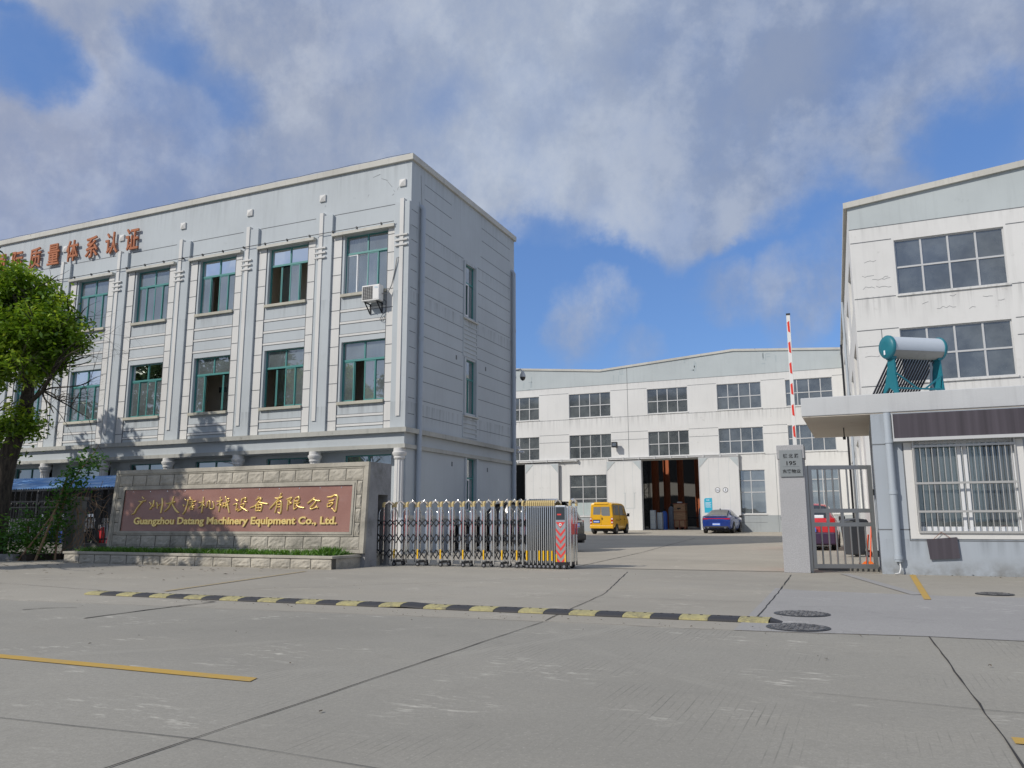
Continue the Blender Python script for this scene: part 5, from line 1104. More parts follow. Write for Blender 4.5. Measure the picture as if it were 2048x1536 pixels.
STROKES = [[(-17.279,1.649,0.0118),(-17.214,1.601,0.0147)],[(-17.378,1.544,0.0118),(-17.306,1.522,0.0176),(-17.218,1.542,0.0147),(-17.142,1.549,0.0176)],[(-17.255,1.521,0.0161),(-17.337,1.435,0.0191),(-17.426,1.334,0.0206),(-17.486,1.233,0.0191),(-17.567,1.2,0.0103)],[(-16.985,1.511,0.0088),(-16.925,1.448,0.0146)],[(-16.852,1.56,0.016),(-16.854,1.445,0.016),(-16.919,1.352,0.0175),(-16.96,1.323,0.0102)],[(-16.864,1.394,0.0087),(-16.797,1.412,0.0131)],[(-16.738,1.501,0.0116),(-16.705,1.436,0.0116),(-16.692,1.343,0.0102)],[(-16.67,1.411,0.0116),(-16.606,1.457,0.0101)],[(-16.572,1.607,0.0174),(-16.535,1.47,0.0174),(-16.546,1.341,0.0188),(-16.554,1.227,0.0173)],[(-16.413,1.476,0.0116),(-16.344,1.468,0.0173),(-16.231,1.495,0.0144),(-16.108,1.508,0.0187)],[(-16.172,1.644,0.0144),(-16.197,1.538,0.0173),(-16.264,1.439,0.0173),(-16.332,1.34,0.0187),(-16.432,1.269,0.0115)],[(-16.2,1.467,0.0129),(-16.123,1.367,0.0172),(-16.039,1.288,0.02),(-15.938,1.231,0.0143)],[(-15.79,1.582,0.0086),(-15.73,1.539,0.0157)],[(-15.825,1.442,0.0086),(-15.783,1.395,0.0157)],[(-15.624,1.623,0.0114),(-15.588,1.58,0.0142)],[(-15.683,1.543,0.01),(-15.563,1.565,0.0142)],[(-15.667,1.534,0.0128),(-15.688,1.391,0.0142),(-15.725,1.279,0.0171),(-15.793,1.198,0.0142)],[(-15.603,1.496,0.0114),(-15.408,1.514,0.0142)],[(-15.618,1.447,0.0099),(-15.473,1.462,0.0113)],[(-15.594,1.39,0.0114),(-15.437,1.41,0.0127)],[(-15.524,1.551,0.0114),(-15.533,1.383,0.0113)],[(-15.595,1.355,0.0114),(-15.568,1.306,0.0113)],[(-15.591,1.359,0.0099),(-15.471,1.372,0.0127),(-15.484,1.316,0.0127)],[(-15.568,1.31,0.0099),(-15.484,1.316,0.0113)],[(-15.3,1.485,0.0113),(-15.229,1.477,0.0141),(-15.135,1.511,0.0155)],[(-15.166,1.616,0.0127),(-15.162,1.456,0.0155),(-15.18,1.233,0.0127)],[(-15.171,1.456,0.0113),(-15.23,1.387,0.0141),(-15.306,1.343,0.0127)],[(-15.154,1.428,0.0099),(-15.102,1.397,0.0127)],[(-15.018,1.496,0.0126),(-15.027,1.385,0.0126),(-15.061,1.351,0.0098)],[(-15.027,1.489,0.0112),(-14.946,1.516,0.014),(-14.927,1.44,0.0126),(-14.932,1.343,0.014),(-14.857,1.321,0.0168),(-14.793,1.358,0.014),(-14.83,1.494,0.0084)],[(-14.718,1.507,0.0112),(-14.627,1.505,0.0139),(-14.549,1.539,0.0125)],[(-14.608,1.605,0.0126),(-14.605,1.45,0.0153),(-14.617,1.258,0.0125)],[(-14.615,1.464,0.0111),(-14.71,1.407,0.0112)],[(-14.594,1.429,0.0097),(-14.561,1.406,0.0111)],[(-14.533,1.456,0.0111),(-14.426,1.465,0.0125),(-14.321,1.502,0.0139)],[(-14.447,1.62,0.0125),(-14.371,1.448,0.0153),(-14.316,1.31,0.0166),(-14.278,1.217,0.0124)],[(-14.333,1.427,0.0111),(-14.417,1.352,0.0125)],[(-14.536,1.381,0.0111),(-14.368,1.413,0.0111)],[(-14.482,1.449,0.0111),(-14.507,1.35,0.0111)],[(-14.416,1.455,0.0111),(-14.42,1.345,0.0111)],[(-14.372,1.578,0.0111),(-14.329,1.554,0.0125)],[(-14.121,1.554,0.011),(-14.041,1.503,0.0165)],[(-14.182,1.416,0.011),(-14.068,1.438,0.0138),(-14.071,1.363,0.0124),(-14.074,1.278,0.0138),(-14.01,1.321,0.0082)],[(-13.927,1.552,0.011),(-13.938,1.468,0.0124)],[(-13.931,1.545,0.011),(-13.806,1.584,0.0151),(-13.826,1.496,0.0123),(-13.769,1.479,0.011)],[(-13.96,1.409,0.011),(-13.836,1.435,0.0123),(-13.892,1.321,0.0151),(-14.02,1.258,0.0124)],[(-13.94,1.375,0.011),(-13.849,1.32,0.0151),(-13.701,1.254,0.0123)],[(-13.408,1.606,0.0123),(-13.444,1.546,0.0123),(-13.484,1.522,0.0109)],[(-13.448,1.553,0.0109),(-13.325,1.564,0.0149),(-13.424,1.451,0.0163),(-13.522,1.371,0.0163),(-13.644,1.339,0.0109)],[(-13.408,1.478,0.0109),(-13.286,1.45,0.0149),(-13.117,1.424,0.0176)],[(-13.471,1.384,0.0136),(-13.463,1.261,0.0122)],[(-13.463,1.391,0.0109),(-13.292,1.41,0.0149),(-13.308,1.256,0.0149)],[(-13.45,1.331,0.0095),(-13.305,1.34,0.0108)],[(-13.386,1.397,0.0095),(-13.385,1.263,0.0095)],[(-13.454,1.261,0.0109),(-13.308,1.266,0.0122)],[(-12.911,1.566,0.0108),(-12.835,1.555,0.0161),(-12.699,1.583,0.0148)],[(-12.733,1.676,0.0134),(-12.801,1.551,0.0161),(-12.911,1.432,0.0188),(-13.039,1.311,0.0162)],[(-12.837,1.458,0.0134),(-12.847,1.339,0.0148),(-12.873,1.217,0.0134)],[(-12.83,1.472,0.0108),(-12.721,1.484,0.0148),(-12.705,1.351,0.0174),(-12.713,1.203,0.016),(-12.785,1.232,0.008)],[(-12.826,1.405,0.0094),(-12.734,1.411,0.0107)],[(-12.83,1.343,0.0094),(-12.739,1.351,0.0107)],[(-12.569,1.524,0.012),(-12.484,1.551,0.016),(-12.411,1.568,0.0147),(-12.472,1.481,0.0133),(-12.408,1.438,0.012),(-12.479,1.406,0.0107)],[(-12.506,1.508,0.0134),(-12.516,1.389,0.0133),(-12.517,1.268,0.012)],[(-12.319,1.551,0.0106),(-12.209,1.58,0.0159),(-12.209,1.491,0.0133),(-12.332,1.483,0.0106)],[(-12.331,1.525,0.012),(-12.333,1.361,0.0133),(-12.318,1.292,0.0146),(-12.238,1.34,0.0093)],[(-12.312,1.422,0.0093),(-12.222,1.436,0.0106)],[(-12.169,1.454,0.0106),(-12.245,1.399,0.0119)],[(-12.261,1.399,0.0106),(-12.176,1.346,0.0146),(-12.025,1.323,0.0158)],[(-11.758,1.553,0.0158),(-11.843,1.487,0.0184),(-11.94,1.426,0.0158)],[(-11.784,1.525,0.0118),(-11.699,1.491,0.0144),(-11.583,1.481,0.0157)],[(-11.705,1.462,0.0131),(-11.774,1.395,0.0158),(-11.854,1.32,0.0145),(-11.809,1.294,0.0131),(-11.675,1.335,0.0144)],[(-11.685,1.368,0.0105),(-11.634,1.313,0.0157)],[(-11.395,1.563,0.0117),(-11.289,1.57,0.0156),(-11.184,1.607,0.0169),(-11.104,1.574,0.0169),(-11.111,1.452,0.0181),(-11.133,1.232,0.0168),(-11.234,1.312,0.0091)],[(-11.348,1.468,0.0104),(-11.204,1.501,0.013)],[(-11.369,1.416,0.0104),(-11.373,1.337,0.013)],[(-11.353,1.416,0.0104),(-11.217,1.437,0.013),(-11.28,1.362,0.013)],[(-11.37,1.335,0.0117),(-11.272,1.351,0.0117)]]
def rom(pts):
    out = []; n = len(pts)
    for i in range(n - 1):
        p0, p1, p2, p3 = pts[max(i - 1, 0)], pts[i], pts[i + 1], pts[min(i + 2, n - 1)]
        for j in range(4):
            t = j / 4; out.append(tuple(.5 * (2 * p1[k] + (p2[k] - p0[k]) * t + (2 * p0[k] - 5 * p1[k] + 4 * p2[k] - p3[k]) * t * t + (3 * p1[k] - p0[k] - 3 * p2[k] + p3[k]) * t ** 3) for k in range(3)))
    out.append(pts[-1]); return out
b = MB()
for st in STROKES:
    q = rom(st); n = len(q); ring = []
    q = [(q[0][0] + (q[0][0] - q[1][0]) * .25, q[0][1] + (q[0][1] - q[1][1]) * .25, q[0][2] * .35)] + q + [(q[-1][0] + (q[-1][0] - q[-2][0]) * .3, q[-1][1] + (q[-1][1] - q[-2][1]) * .3, q[-1][2] * .3)]
    for i, (x, z, r) in enumerate(q):
        a, c = q[max(i - 1, 0)], q[min(i + 1, len(q) - 1)]; tx, tz = c[0] - a[0], c[1] - a[1]; l = sqrt(tx * tx + tz * tz) or 1; nx, nz_ = -tz / l, tx / l
        y = fy(z); r *= 1.28
        ring.append([(x + nx * r * s, y - d, z + nz_ * r * s) for s, d in ((1, .008), (1.0, .02), (.55, .034), (0, .040), (-.55, .034), (-1, .02), (-1, .008))])
    vs = [p for rg in ring for p in rg]; k = 7
    b.add(vs, [(i * k + j, i * k + j + 1, (i + 1) * k + j + 1, (i + 1) * k + j) for i in range(len(ring) - 1) for j in range(k - 1)], 0, True)
    b.add(ring[0], [tuple(range(k))], 0); b.add(ring[-1], [tuple(range(k))], 0)
b.build('chinese_lettering', M_GOLD, sw)
b = MB(); zt = 1.005
text(b, 'Guangzhou Datang Machinery Equipment Co., Ltd.', None, 6.38, .235, .03, 0, .03, tf=lambda p: (p[0] - 14.26, fy(zt + p[2]) + p[1] - .008, zt + p[2]))
b.build('latin_lettering', M_GOLD, sw)
# planter in front of the wall
pl = thing('planter', 'low rough granite planter of grass in front of the sign wall', 'planter', (-14.5, 14.8, 0))
pxa, pxb, pya, pyb = -18.62, -10.42, 14.28, 16.15
b = MB()
n = 15
for i in range(n):
    a, c = pxa + (pxb - pxa) * i / n + .011, pxa + (pxb - pxa) * (i + 1) / n - .011
    rough_block(b, lambda u, v, d: (a + (c - a) * u, pya - .004 - d, .0 + .208 * v), 7, 5, .03)
b.add([(pxa, pya, 0), (pxb, pya, 0), (pxb, pya, .215), (pxa, pya, .215), (pxa, pya + .15, 0), (pxb, pya + .15, 0), (pxb, pya + .15, .215), (pxa, pya + .15, .215)], [(0, 1, 2, 3), (7, 6, 5, 4), (0, 4, 7, 3), (1, 5, 6, 2), (3, 2, 6, 7)], 1)
b.box(pxb - .15, pxb, pya + .15, pyb, 0, .215); b.box(pxa, pxa + .15, pya + .15, pyb, 0, .215)
b.build('rough_blocks', [M_GRANITE, M_MORTAR], pl)
b = MB(); b.box(pxa - .03, pxb + .03, pya - .03, pya + .17, .218, .275); b.box(pxb - .17, pxb + .03, pya + .17, pyb, .218, .275); b.box(pxa - .03, pxa + .17, pya + .17, pyb, .218, .275); b.build('coping', M_GRANITE2, pl, bevel=.008)
b = MB(); b.box(pxa + .15, pxb - .15, pya + .15, myb + .1, .0, .23); b.build('soil', M_SOIL, pl)
def blades(n, fx, fy_, fz, h0, h1, w=.012, lean=.5):
    mb = MB(); tn = []
    for _ in range(n):
        x, y = fx(), fy_(); h = R.uniform(h0, h1); a = R.uniform(0, 6.28); z = fz
        dx, dy = cos(a) * w, sin(a) * w; lx, ly = R.gauss(0, lean) * h, R.gauss(0, lean) * h
        mb.add([(x - dx, y - dy, z), (x + dx, y + dy, z), (x + lx * .5 + dx * .6, y + ly * .5 + dy * .6, z + h * .65), (x + lx, y + ly, z + h)], [(0, 1, 2), (0, 2, 3)]); tt = R.random(); tn += [tt * .5, tt * .5, tt * .8, tt]
    return mb, tn
def toned(o, tn):
    ta = o.data.attributes.new('tone', 'FLOAT', 'POINT'); ta.data.foreach_set('value', tn); return o
mb, tn = blades(5200, lambda: R.uniform(pxa + .16, pxb - .16), lambda: R.uniform(pya + .18, myb + .02), .22, .06, .19)
m2, t2 = blades(420, lambda: R.gauss(-10.95, .13), lambda: R.gauss(14.85, .12), .22, .12, .27, .012, .45)
b0 = len(mb.v); mb.v += m2.v; mb.f += [[i + b0 for i in f] for f in m2.f]; mb.m += m2.m; mb.sm += m2.sm; tn += t2
m2, t2 = blades(500, lambda: R.uniform(pxa, pxb), lambda: pya - .04 - abs(R.gauss(0, .02)), 0, .01, .05, .006)
tag(toned(mb.build('grass', M_GRASS, fix=False), tn), 'short green grass growing in the granite planter', 'grass', kind='stuff')

# ---------------------------------------------------------------- retractable gate
rg = thing('retractable_gate', 'folded stainless steel retractable gate with scissor bars across the entrance', 'gate', (-8, 16.35, 0))
y0g, y1g = 16.13, 16.53; GS = 0.095                  # the gate line follows its track, a little askew
def gyo(x): return (x + 10.5) * 0.055 - .12
def tall(x, seq):
    o = gyo(x); b = MB(); r = .0155 if x < -6.76 or x > -6 else .0105
    for y in (y0g, y1g): b.box(x - r, x + r, y - r + o, y + r + o, .07, 1.40)
    b.beam((x, y0g + o, 1.395), (x, (y0g + y1g) / 2 + o, 1.475), .04, .035); b.beam((x, (y0g + y1g) / 2 + o, 1.475), (x, y1g + o, 1.395), .04, .035)
    a = b.build('tall_frame', M_STEEL, rg)
    cw = .021 if r > .012 else .017
    for y, s in ((y0g, -1), (y1g, 1)): b = MB(); b.prism([(x - cw, y + s * .035 + o, 1.33), (x - cw, y + s * .035 + o, 1.40), (x - cw, y + s * .0 + o, 1.445), (x - cw, y - s * .06 + o, 1.455), (x - cw, y - s * .06 + o, 1.42), (x - cw, y - s * .022 + o, 1.40), (x - cw, y - s * .022 + o, 1.33)], (2 * cw, 0, 0)); b.build('corner_cap', M_CREAM, a)
    if seq % 2 == 0:
        b = MB(); b.box(x - .015, x + .015, y0g - .03 + o, y0g - .021 + o, .17, .38); b.build('reflector', M_YEL if seq not in (18, 20) else M_STEEL, a)
        for y in (y0g, y1g): b = MB(); b.lathe([(.05, y - .02 + o), (.05, y + .02 + o)], (x, 0, .05), 14, 0, axis='y'); b.lathe([(.025, y - .024 + o), (.025, y - .02 + o)], (x, 0, .05), 10, 1, axis='y'); b.build('wheel', [M_BLACK, M_RIM], a)
        b = MB(); b.box(x - .03, x + .03, y0g - .02 + o, y1g + .02 + o, .08, .13); b.build('axle_bar', M_DARKS, a)
    return a
def low(x):
    o = gyo(x); b = MB(); r = .013; ya, yb = y0g + .05 + o, y1g - .05 + o; pts = [(x, ya, .12), (x, ya, 1.17)]
    for i in range(1, 8): a = pi * i / 8; pts.append((x, (ya + yb) / 2 - (yb - ya) / 2 * cos(a), 1.17 + .13 * sin(a)))
    pts += [(x, yb, 1.17), (x, yb, .12)]; b.tube(pts, r, 8); return b.build('low_frame', M_STEEL, rg)
xt = [-10.60, -10.28, -9.97, -9.665, -9.367, -9.075, -8.793, -8.508, -8.241, -7.986, -7.744, -7.511, -7.311, -7.131, -6.966, -6.831]
xt += [-6.735 + .0475 * i for i in range(14)]
for i, x in enumerate(xt):
    tall(x, i)
    if i and x < -6.7: low((x + xt[i - 1]) / 2 + .01)
def scissors(y, dy):
    for zc_, hh in ((.97, .075), (.62, .10), (.28, .09)):
        b = MB()
        for i, (a, c) in enumerate(zip(xt[:16], xt[1:17])):
            m = (a + c) / 2; o = gyo(m)
            for s in (1, -1):
                b.beam((a, y + dy * s + o, zc_ - hh * s), (m, y + dy * s + o, zc_ + hh * s), .010, .022); b.beam((m, y + dy * s + o, zc_ + hh * s), (c, y + dy * s + o, zc_ - hh * s), .010, .022)
            for u in (a, m): b.lathe([(.016, y - .012 + o), (.016, y + .012 + o)], (u, 0, zc_ - hh), 8, axis='y', sm=False)
        b.build('scissor_lattice', M_BLACKM, rg)
scissors(y0g + .03, .008)
b = MB(); b.box(-6.745, -6.105, y0g + .02 + gyo(-6.4), y1g - .035 + gyo(-6.4), .12, 1.30); b.build('dark_lattice_fill', M_BLACKM, rg)  # solid black box for the folded scissors, added to darken the gaps
# drive head
hx0, hx1 = -6.075, -5.835; o = gyo(-5.95); ha, hb = y0g - .06 + o, y1g + .06 + o
b = MB(); b.box(hx0, hx1, ha, hb, .11, 1.335); hd = b.build('drive_head', M_STEEL, rg, bevel=.012)
b = MB(); b.box(hx0 + .02, hx1 - .02, ha - .008, ha, 1.03, 1.30); b.build('display', M_CGLASS, hd)
b = MB(); b.box(hx0 + .05, hx1 - .10, ha - .0095, ha - .008, 1.13, 1.16); b.build('display_text', M_REDP, hd)
b = MB(); xm = (hx0 + hx1) / 2; hw = .105; y = ha - .006
b.prism([(xm - hw, y, .985), (xm, y, .855), (xm + hw, y, .985)], (0, .007, 0))
for i in range(5):
    z = .80 - i * .15; b.prism([(xm - hw, y, z + .06), (xm, y, z - .06), (xm + hw, y, z + .06), (xm + hw, y, z), (xm, y, z - .125), (xm - hw, y, z)], (0, .007, 0))
b.build('red_chevrons', M_REDP, hd)
b = MB(); b.lathe([(.032, y - .005), (.032, y)], (xm, 0, .93), 18, 0, axis='y', sm=False); b.lathe([(.018, y - .007), (.018, y - .005)], (xm, 0, .932), 14, 1, axis='y', sm=False); b.build('emblem', [M_WINK, M_ACG], hd)
for xx in (hx0 + .01, hx1 - .03): b = MB(); b.box(xx, xx + .025, ha - .014, ha - .002, .15, .31); b.build('reflector', M_YEL, hd)
b = MB(); b.box(hx0 - .01, hx1 + .01, ha - .012, hb + .01, .075, .15); b.build('base_frame', M_BLACKM, hd)
for xx in (hx0 + .045, hx1 - .045):
    for yy in (ha + .01, hb - .01): b = MB(); b.lathe([(.058, yy - .025), (.058, yy + .025)], (xx, 0, .058), 18, 0, axis='y'); b.lathe([(.028, yy - .03), (.028, yy - .025)], (xx, 0, .058), 12, 1, axis='y'); b.build('wheel', [M_BLACK, M_RIM], hd)
b = MB(); b.box(hx1 + .001, hx1 + .05, ha + .03, hb - .03, .14, 1.31); b.build('end_cover', M_STEEL, hd, bevel=.015)
tall(hx1 + .08, 1)
b = MB(); b.box(hx1 + .052, hx1 + .06, ha + .1, hb - .12, .72, .95); b.build('stop_plate', M_REDP, hd)
# ---------------------------------------------------------------- vehicles (local: +x forward, +y left)
def car(name, label, cat, loc, rz, st, body, glassm, wheels, wr, track, side, rear_top, front_top, roofm=None, group=None):
    t = thing(name, label, cat, loc, rz, group, world=False)
    def ring(s):
        x, zb, zbelt, zroof, wl, wr_ = s
        h = [(0, zb), (wl * .86, zb), (wl * .965, zb + .10), (wl, zb + .5 * (zbelt - zb)), (wl * .985, zb + .8 * (zbelt - zb)), (wl * .955, zbelt), (wr_ + .02, zroof - .07), (wr_ * .90, zroof - .015), (wr_ * .5, zroof + .012), (0, zroof + .018)]
        return [(x, y, z) for y, z in h] + [(x, -y, z) for y, z in h[-2:0:-1]]
    rs = [ring(s) for s in st]; n = len(rs[0]); b = MB()
    vs = [p for r in rs for p in r]
    b.add(vs, [(i * n + j, i * n + (j + 1) % n, (i + 1) * n + (j + 1) % n, (i + 1) * n + j) for i in range(len(rs) - 1) for j in range(n)], 0, True)
    b.add(rs[0], [tuple(range(n))], 0); b.add(rs[-1], [tuple(range(n))], 0)
    bd = b.build('body', body, t, sharp=32)
    def panel(mbx, q, ins, out=.006):
        q = [Vector(p) for p in q]; nrm = (q[1] - q[0]).cross(q[3] - q[0]); nrm.normalize(); c = sum(q, Vector()) / 4
        if nrm.dot(c - Vector((c.x * .9, 0, .5))) < 0: nrm = -nrm
        (a0, a1), (b0, b1) = ins
        f = lambda u, v: (q[0] * (1 - u) + q[1] * u) * (1 - v) + (q[3] * (1 - u) + q[2] * u) * v + nrm * out
        mbx.add([f(u, v) for u, v in ((a0, b0), (a1, b0), (a1, b1), (a0, b1))], [(0, 1, 2, 3)])
    for sgn in (1, -1):
        for (i, a0, a1) in side:
            g = MB(); J = lambda k, j: (rs[k][j][0], rs[k][j][1] * sgn, rs[k][j][2])
            panel(g, (J(i, 5), J(i + 1, 5), J(i + 1, 6), J(i, 6)), ((a0, a1), (.10, .90))); g.build('side_window', glassm, t)
    for nm, ivs in (('rear_window', rear_top), ('windscreen', front_top)):
        if not ivs: continue
        g = MB()
        for i in ivs:
            for j in (6, 7, 8, 9, 10, 11):
                panel(g, (rs[i][j], rs[i + 1][j], rs[i + 1][(j + 1) % n], rs[i][(j + 1) % n]), ((.05 if i == ivs[0] else 0, .95 if i == ivs[-1] else 1), (0, 1)), .007)
        g.build(nm, glassm, t)
    for wx in wheels:
        for s in (1, -1):
            b = MB(); y0, y1 = (track - .10) * s, (track + .10) * s
            b.lathe([(wr * .6, y0), (wr * .94, y0), (wr, y0 + .03 * s), (wr, y1 - .03 * s), (wr * .93, y1), (wr * .64, y1)], (wx, 0, wr), 26, 0, axis='y'); w = b.build('wheel', M_BLACK, t, sharp=40)
            b = MB(); b.lathe([(wr * .66, y1 - .02 * s), (wr * .62, y1 + .004 * s), (wr * .2, y1 + .012 * s)], (wx, 0, wr), 20, 0, axis='y')
            for q in range(10):
                aq = 2 * pi * q / 10; rr_ = wr * .42; b.lathe([(wr * .085, y1 + .010 * s), (wr * .085, y1 + .013 * s)], (wx + rr_ * cos(aq), 0, wr + rr_ * sin(aq)), 8, 1, axis='y', sm=False)
            b.build('rim', [M_RIM, M_BLACK], w)
            b = MB(); k = 14; R1 = wr + .055
            for a in range(k):
                a0, a1 = pi * 1.08 * a / k - .12, pi * 1.08 * (a + 1) / k - .12
                for (ra, rb) in ((wr * .55, R1),):
                    yy = track + .045; yy = (max(s_[4] for s_ in st) + .004) * s
                    b.quad((wx + ra * cos(a0), yy, wr + ra * sin(a0)), (wx + rb * cos(a0), yy, wr + rb * sin(a0)), (wx + rb * cos(a1), yy, wr + rb * sin(a1)), (wx + ra * cos(a1), yy, wr + ra * sin(a1)))
            b.build('wheel_arch', M_BLACK, t)
    b = MB(); xs0, xs1 = st[0][0] + .25, st[-1][0] - .25; b.box(xs0, xs1, -track + .1, track - .1, .17, st[2][1] + .03); b.build('underbody', M_BLACK, t)
    return t, bd
def part(t, name, m, f, bevel=0.0):
    b = MB(); f(b); return b.build(name, m, t, bevel=bevel)
# yellow microvan, rear towards the gate
van, _ = car('van', 'yellow minivan with its rear facing the gate, parked by the workshop', 'van', (-14.5, 48.4, gz(48.2)), radians(90),
    [(-1.78, .36, 1.05, 1.78, .72, .60), (-1.74, .34, 1.05, 1.86, .75, .635), (-1.4, .30, 1.05, 1.89, .76, .645), (-.45, .28, 1.05, 1.90, .765, .65), (.45, .28, 1.05, 1.88, .765, .645), (.95, .28, 1.04, 1.79, .765, .62), (1.38, .28, 1.00, 1.38, .755, .62), (1.66, .29, .88, .99, .74, .66), (1.80, .34, .70, .74, .66, .6)],
    M_VAN, M_VGLASS, (-1.12, 1.18), .29, .66, [(1, .25, .97), (2, .06, .94), (3, .06, .97), (4, .05, .97), (5, .05, .75)], [], [5, 6])
xr = -1.785
part(van, 'rear_window', M_VGLASS, lambda b: (b.prism([(xr + .03, .53, 1.10), (xr + .03, .05, 1.10), (xr - .0, .05, 1.62), (xr - .0, .48, 1.62)], (-.022, 0, 0)), b.prism([(xr + .03, .01, 1.10), (xr + .03, -.10, 1.02), (xr + .03, -.55, 1.02), (xr, -.50, 1.62), (xr, .01, 1.62)], (-.022, 0, 0))))
part(van, 'tail_lamp', [M_TAIL, M_TAILW], lambda b: (b.box(xr - .02, xr + .1, .60, .715, .62, .98, 0), b.box(xr - .024, xr + .09, .61, .71, .86, .95, 1), b.box(xr - .024, xr + .09, .61, .71, .66, .74, 1)))
part(van, 'tail_lamp', [M_TAIL, M_TAILW], lambda b: (b.box(xr - .02, xr + .1, -.715, -.60, .62, .98, 0), b.box(xr - .024, xr + .09, -.71, -.61, .86, .95, 1), b.box(xr - .024, xr + .09, -.71, -.61, .66, .74, 1)))
part(van, 'number_plate', [M_BLUEPL, M_WINK, M_BLACK], lambda b: (b.box(xr - .018, xr, .10, .53, .66, .86, 2), b.box(xr - .024, xr - .018, .12, .50, .68, .80, 0), [b.box(xr - .027, xr - .024, .15 + .055 * i, .185 + .055 * i, .71, .77, 1) for i in range(6)]))
part(van, 'bumper', M_VAN, lambda b: b.box(xr - .06, xr + .12, -.73, .73, .34, .52), .03)
part(van, 'roof_spoiler', M_VAN, lambda b: b.prism([(xr + .02, .5, 1.76), (xr + .02, -.5, 1.76), (xr - .04, -.42, 1.80), (xr - .04, .42, 1.80)], (.1, 0, .10)))
part(van, 'door_seam', M_BLACK, lambda b: (b.box(xr - .002, xr + .01, .02, .032, .53, 1.05), b.box(xr - .002, xr + .02, -.58, .58, .52, .532)))
part(van, 'door_handle', M_BLACK, lambda b: b.box(xr - .03, xr, -.06, -.02, .86, .98))
part(van, 'door_seam', M_BLACK, lambda b: (b.box(-.48, -.465, -.772, -.766, .45, 1.5), b.box(.5, .512, -.772, -.766, .4, 1.5), b.box(-1.3, -.45, -.773, -.766, .82, .845)))
part(van, 'door_handle', M_BLACK, lambda b: b.box(-.38, -.26, -.785, -.766, .86, .90)); part(van, 'door_handle', M_BLACK, lambda b: b.box(.56, .68, -.785, -.766, .86, .90))
for s in (1, -1):
    part(van, 'side_mirror', M_BLACK, lambda b: (b.beam((1.05, s * .72, 1.10), (1.08, s * .84, 1.14), .04, .04), b.box(1.03, 1.12, min(s * .80, s * .95), max(s * .80, s * .95), 1.06, 1.26)), .02)
    part(van, 'mud_flap', M_BLACK, lambda b: b.box(-1.5, -1.47, min(s * .56, s * .74), max(s * .56, s * .74), .14, .4))
# blue saloon
sed, _ = car('sedan', 'dark blue sedan with its rear facing the gate, before the right sliding door', 'car', (-8.2, 51.9, gz(50.8)), radians(90),
    [(-2.33, .42, .72, .78, .72, .6), (-2.30, .34, .94, 1.0, .82, .66), (-2.05, .25, 1.02, 1.06, .89, .66), (-1.35, .22, 1.0, 1.24, .91, .58), (-.75, .20, .97, 1.42, .92, .56), (.1, .20, .95, 1.46, .92, .56), (.65, .20, .94, 1.38, .92, .56), (1.30, .21, .93, 1.02, .91, .62), (1.9, .24, .85, .90, .88, .66), (2.3, .34, .68, .72, .72, .6)],
    M_BLUECAR, M_CGLASS, (-1.42, 1.38), .335, .81, [(3, .35, .97), (4, .04, .94), (5, .05, .97), (6, .03, .6)], [2, 3], [6])
xr = -2.315
part(sed, 'tail_lamp', [M_TAIL, M_CHROME], lambda b: (b.box(xr - .015, xr + .06, -.80, .80, .865, .905, 0), b.box(xr - .02, xr + .06, .5, .80, .84, .88, 0), b.box(xr - .02, xr + .06, -.80, -.5, .84, .88, 0)))
part(sed, 'number_plate', [M_BLUEPL, M_WINK], lambda b: (b.box(xr - .035, xr - .0, -.23, .23, .47, .62, 0), [b.box(xr - .039, xr - .035, -.19 + .06 * i, -.15 + .06 * i, .51, .58, 1) for i in range(7)]))
part(sed, 'bumper', M_BLACK, lambda b: b.box(xr - .03, xr + .12, -.70, .70, .30, .44), .04)
part(sed, 'exhaust', M_CHROME, lambda b: (b.box(xr - .05, xr, .45, .58, .31, .37), b.box(xr - .05, xr, -.58, -.45, .31, .37)), .015)
part(sed, 'emblem', M_CHROME, lambda b: b.box(xr - .012, xr + .02, -.05, .05, .78, .83))
part(sed, 'boot_lip', M_BLUECAR, lambda b: b.prism([(-2.31, .72, 1.0), (-2.31, -.72, 1.0), (-2.37, -.66, 1.03), (-2.37, .66, 1.03)], (.12, 0, .02)))
part(sed, 'aerial', M_BLACK, lambda b: b.prism([(-.75, -.02, 1.44), (-.55, -.02, 1.46), (-.72, -.02, 1.52)], (0, .04, 0)))
for s in (1, -1): part(sed, 'side_mirror', M_BLACK, lambda b: (b.beam((.72, s * .86, .98), (.76, s * .98, 1.0), .04, .04), b.box(.70, .80, min(s * .94, s * 1.12), max(s * .94, s * 1.12), .95, 1.10)), .025)
# black SUV behind the gate, nose towards the office wall
suv, _ = car('suv', 'black SUV with a rear spoiler standing behind the retractable gate', 'car', (-11.05, 25.6, 0), radians(180),
    [(-2.22, .48, .80, .86, .80, .62), (-2.20, .40, .98, 1.05, .86, .66), (-2.05, .34, 1.02, 1.34, .90, .60), (-1.72, .30, 1.02, 1.60, .92, .60), (-.9, .27, 1.0, 1.67, .93, .61), (.05, .26, .98, 1.68, .93, .61), (.55, .26, .97, 1.60, .93, .60), (1.22, .27, .98, 1.06, .92, .66), (1.85, .30, .90, .96, .89, .68), (2.15, .38, .76, .80, .78, .6), (2.22, .46, .66, .68, .7, .55)],
    M_BLACKCAR, M_CGLASS, (-1.35, 1.38), .36, .83, [(3, .10, .95), (4, .05, .95), (5, .05, .95), (6, .03, .72)], [1, 2], [6])
xr = -2.22
part(suv, 'roof_spoiler', M_BLACKCAR, lambda b: b.prism([(-1.70, .56, 1.60), (-1.70, -.56, 1.60), (-2.02, -.52, 1.60), (-2.02, .52, 1.60)], (0, 0, .05)))
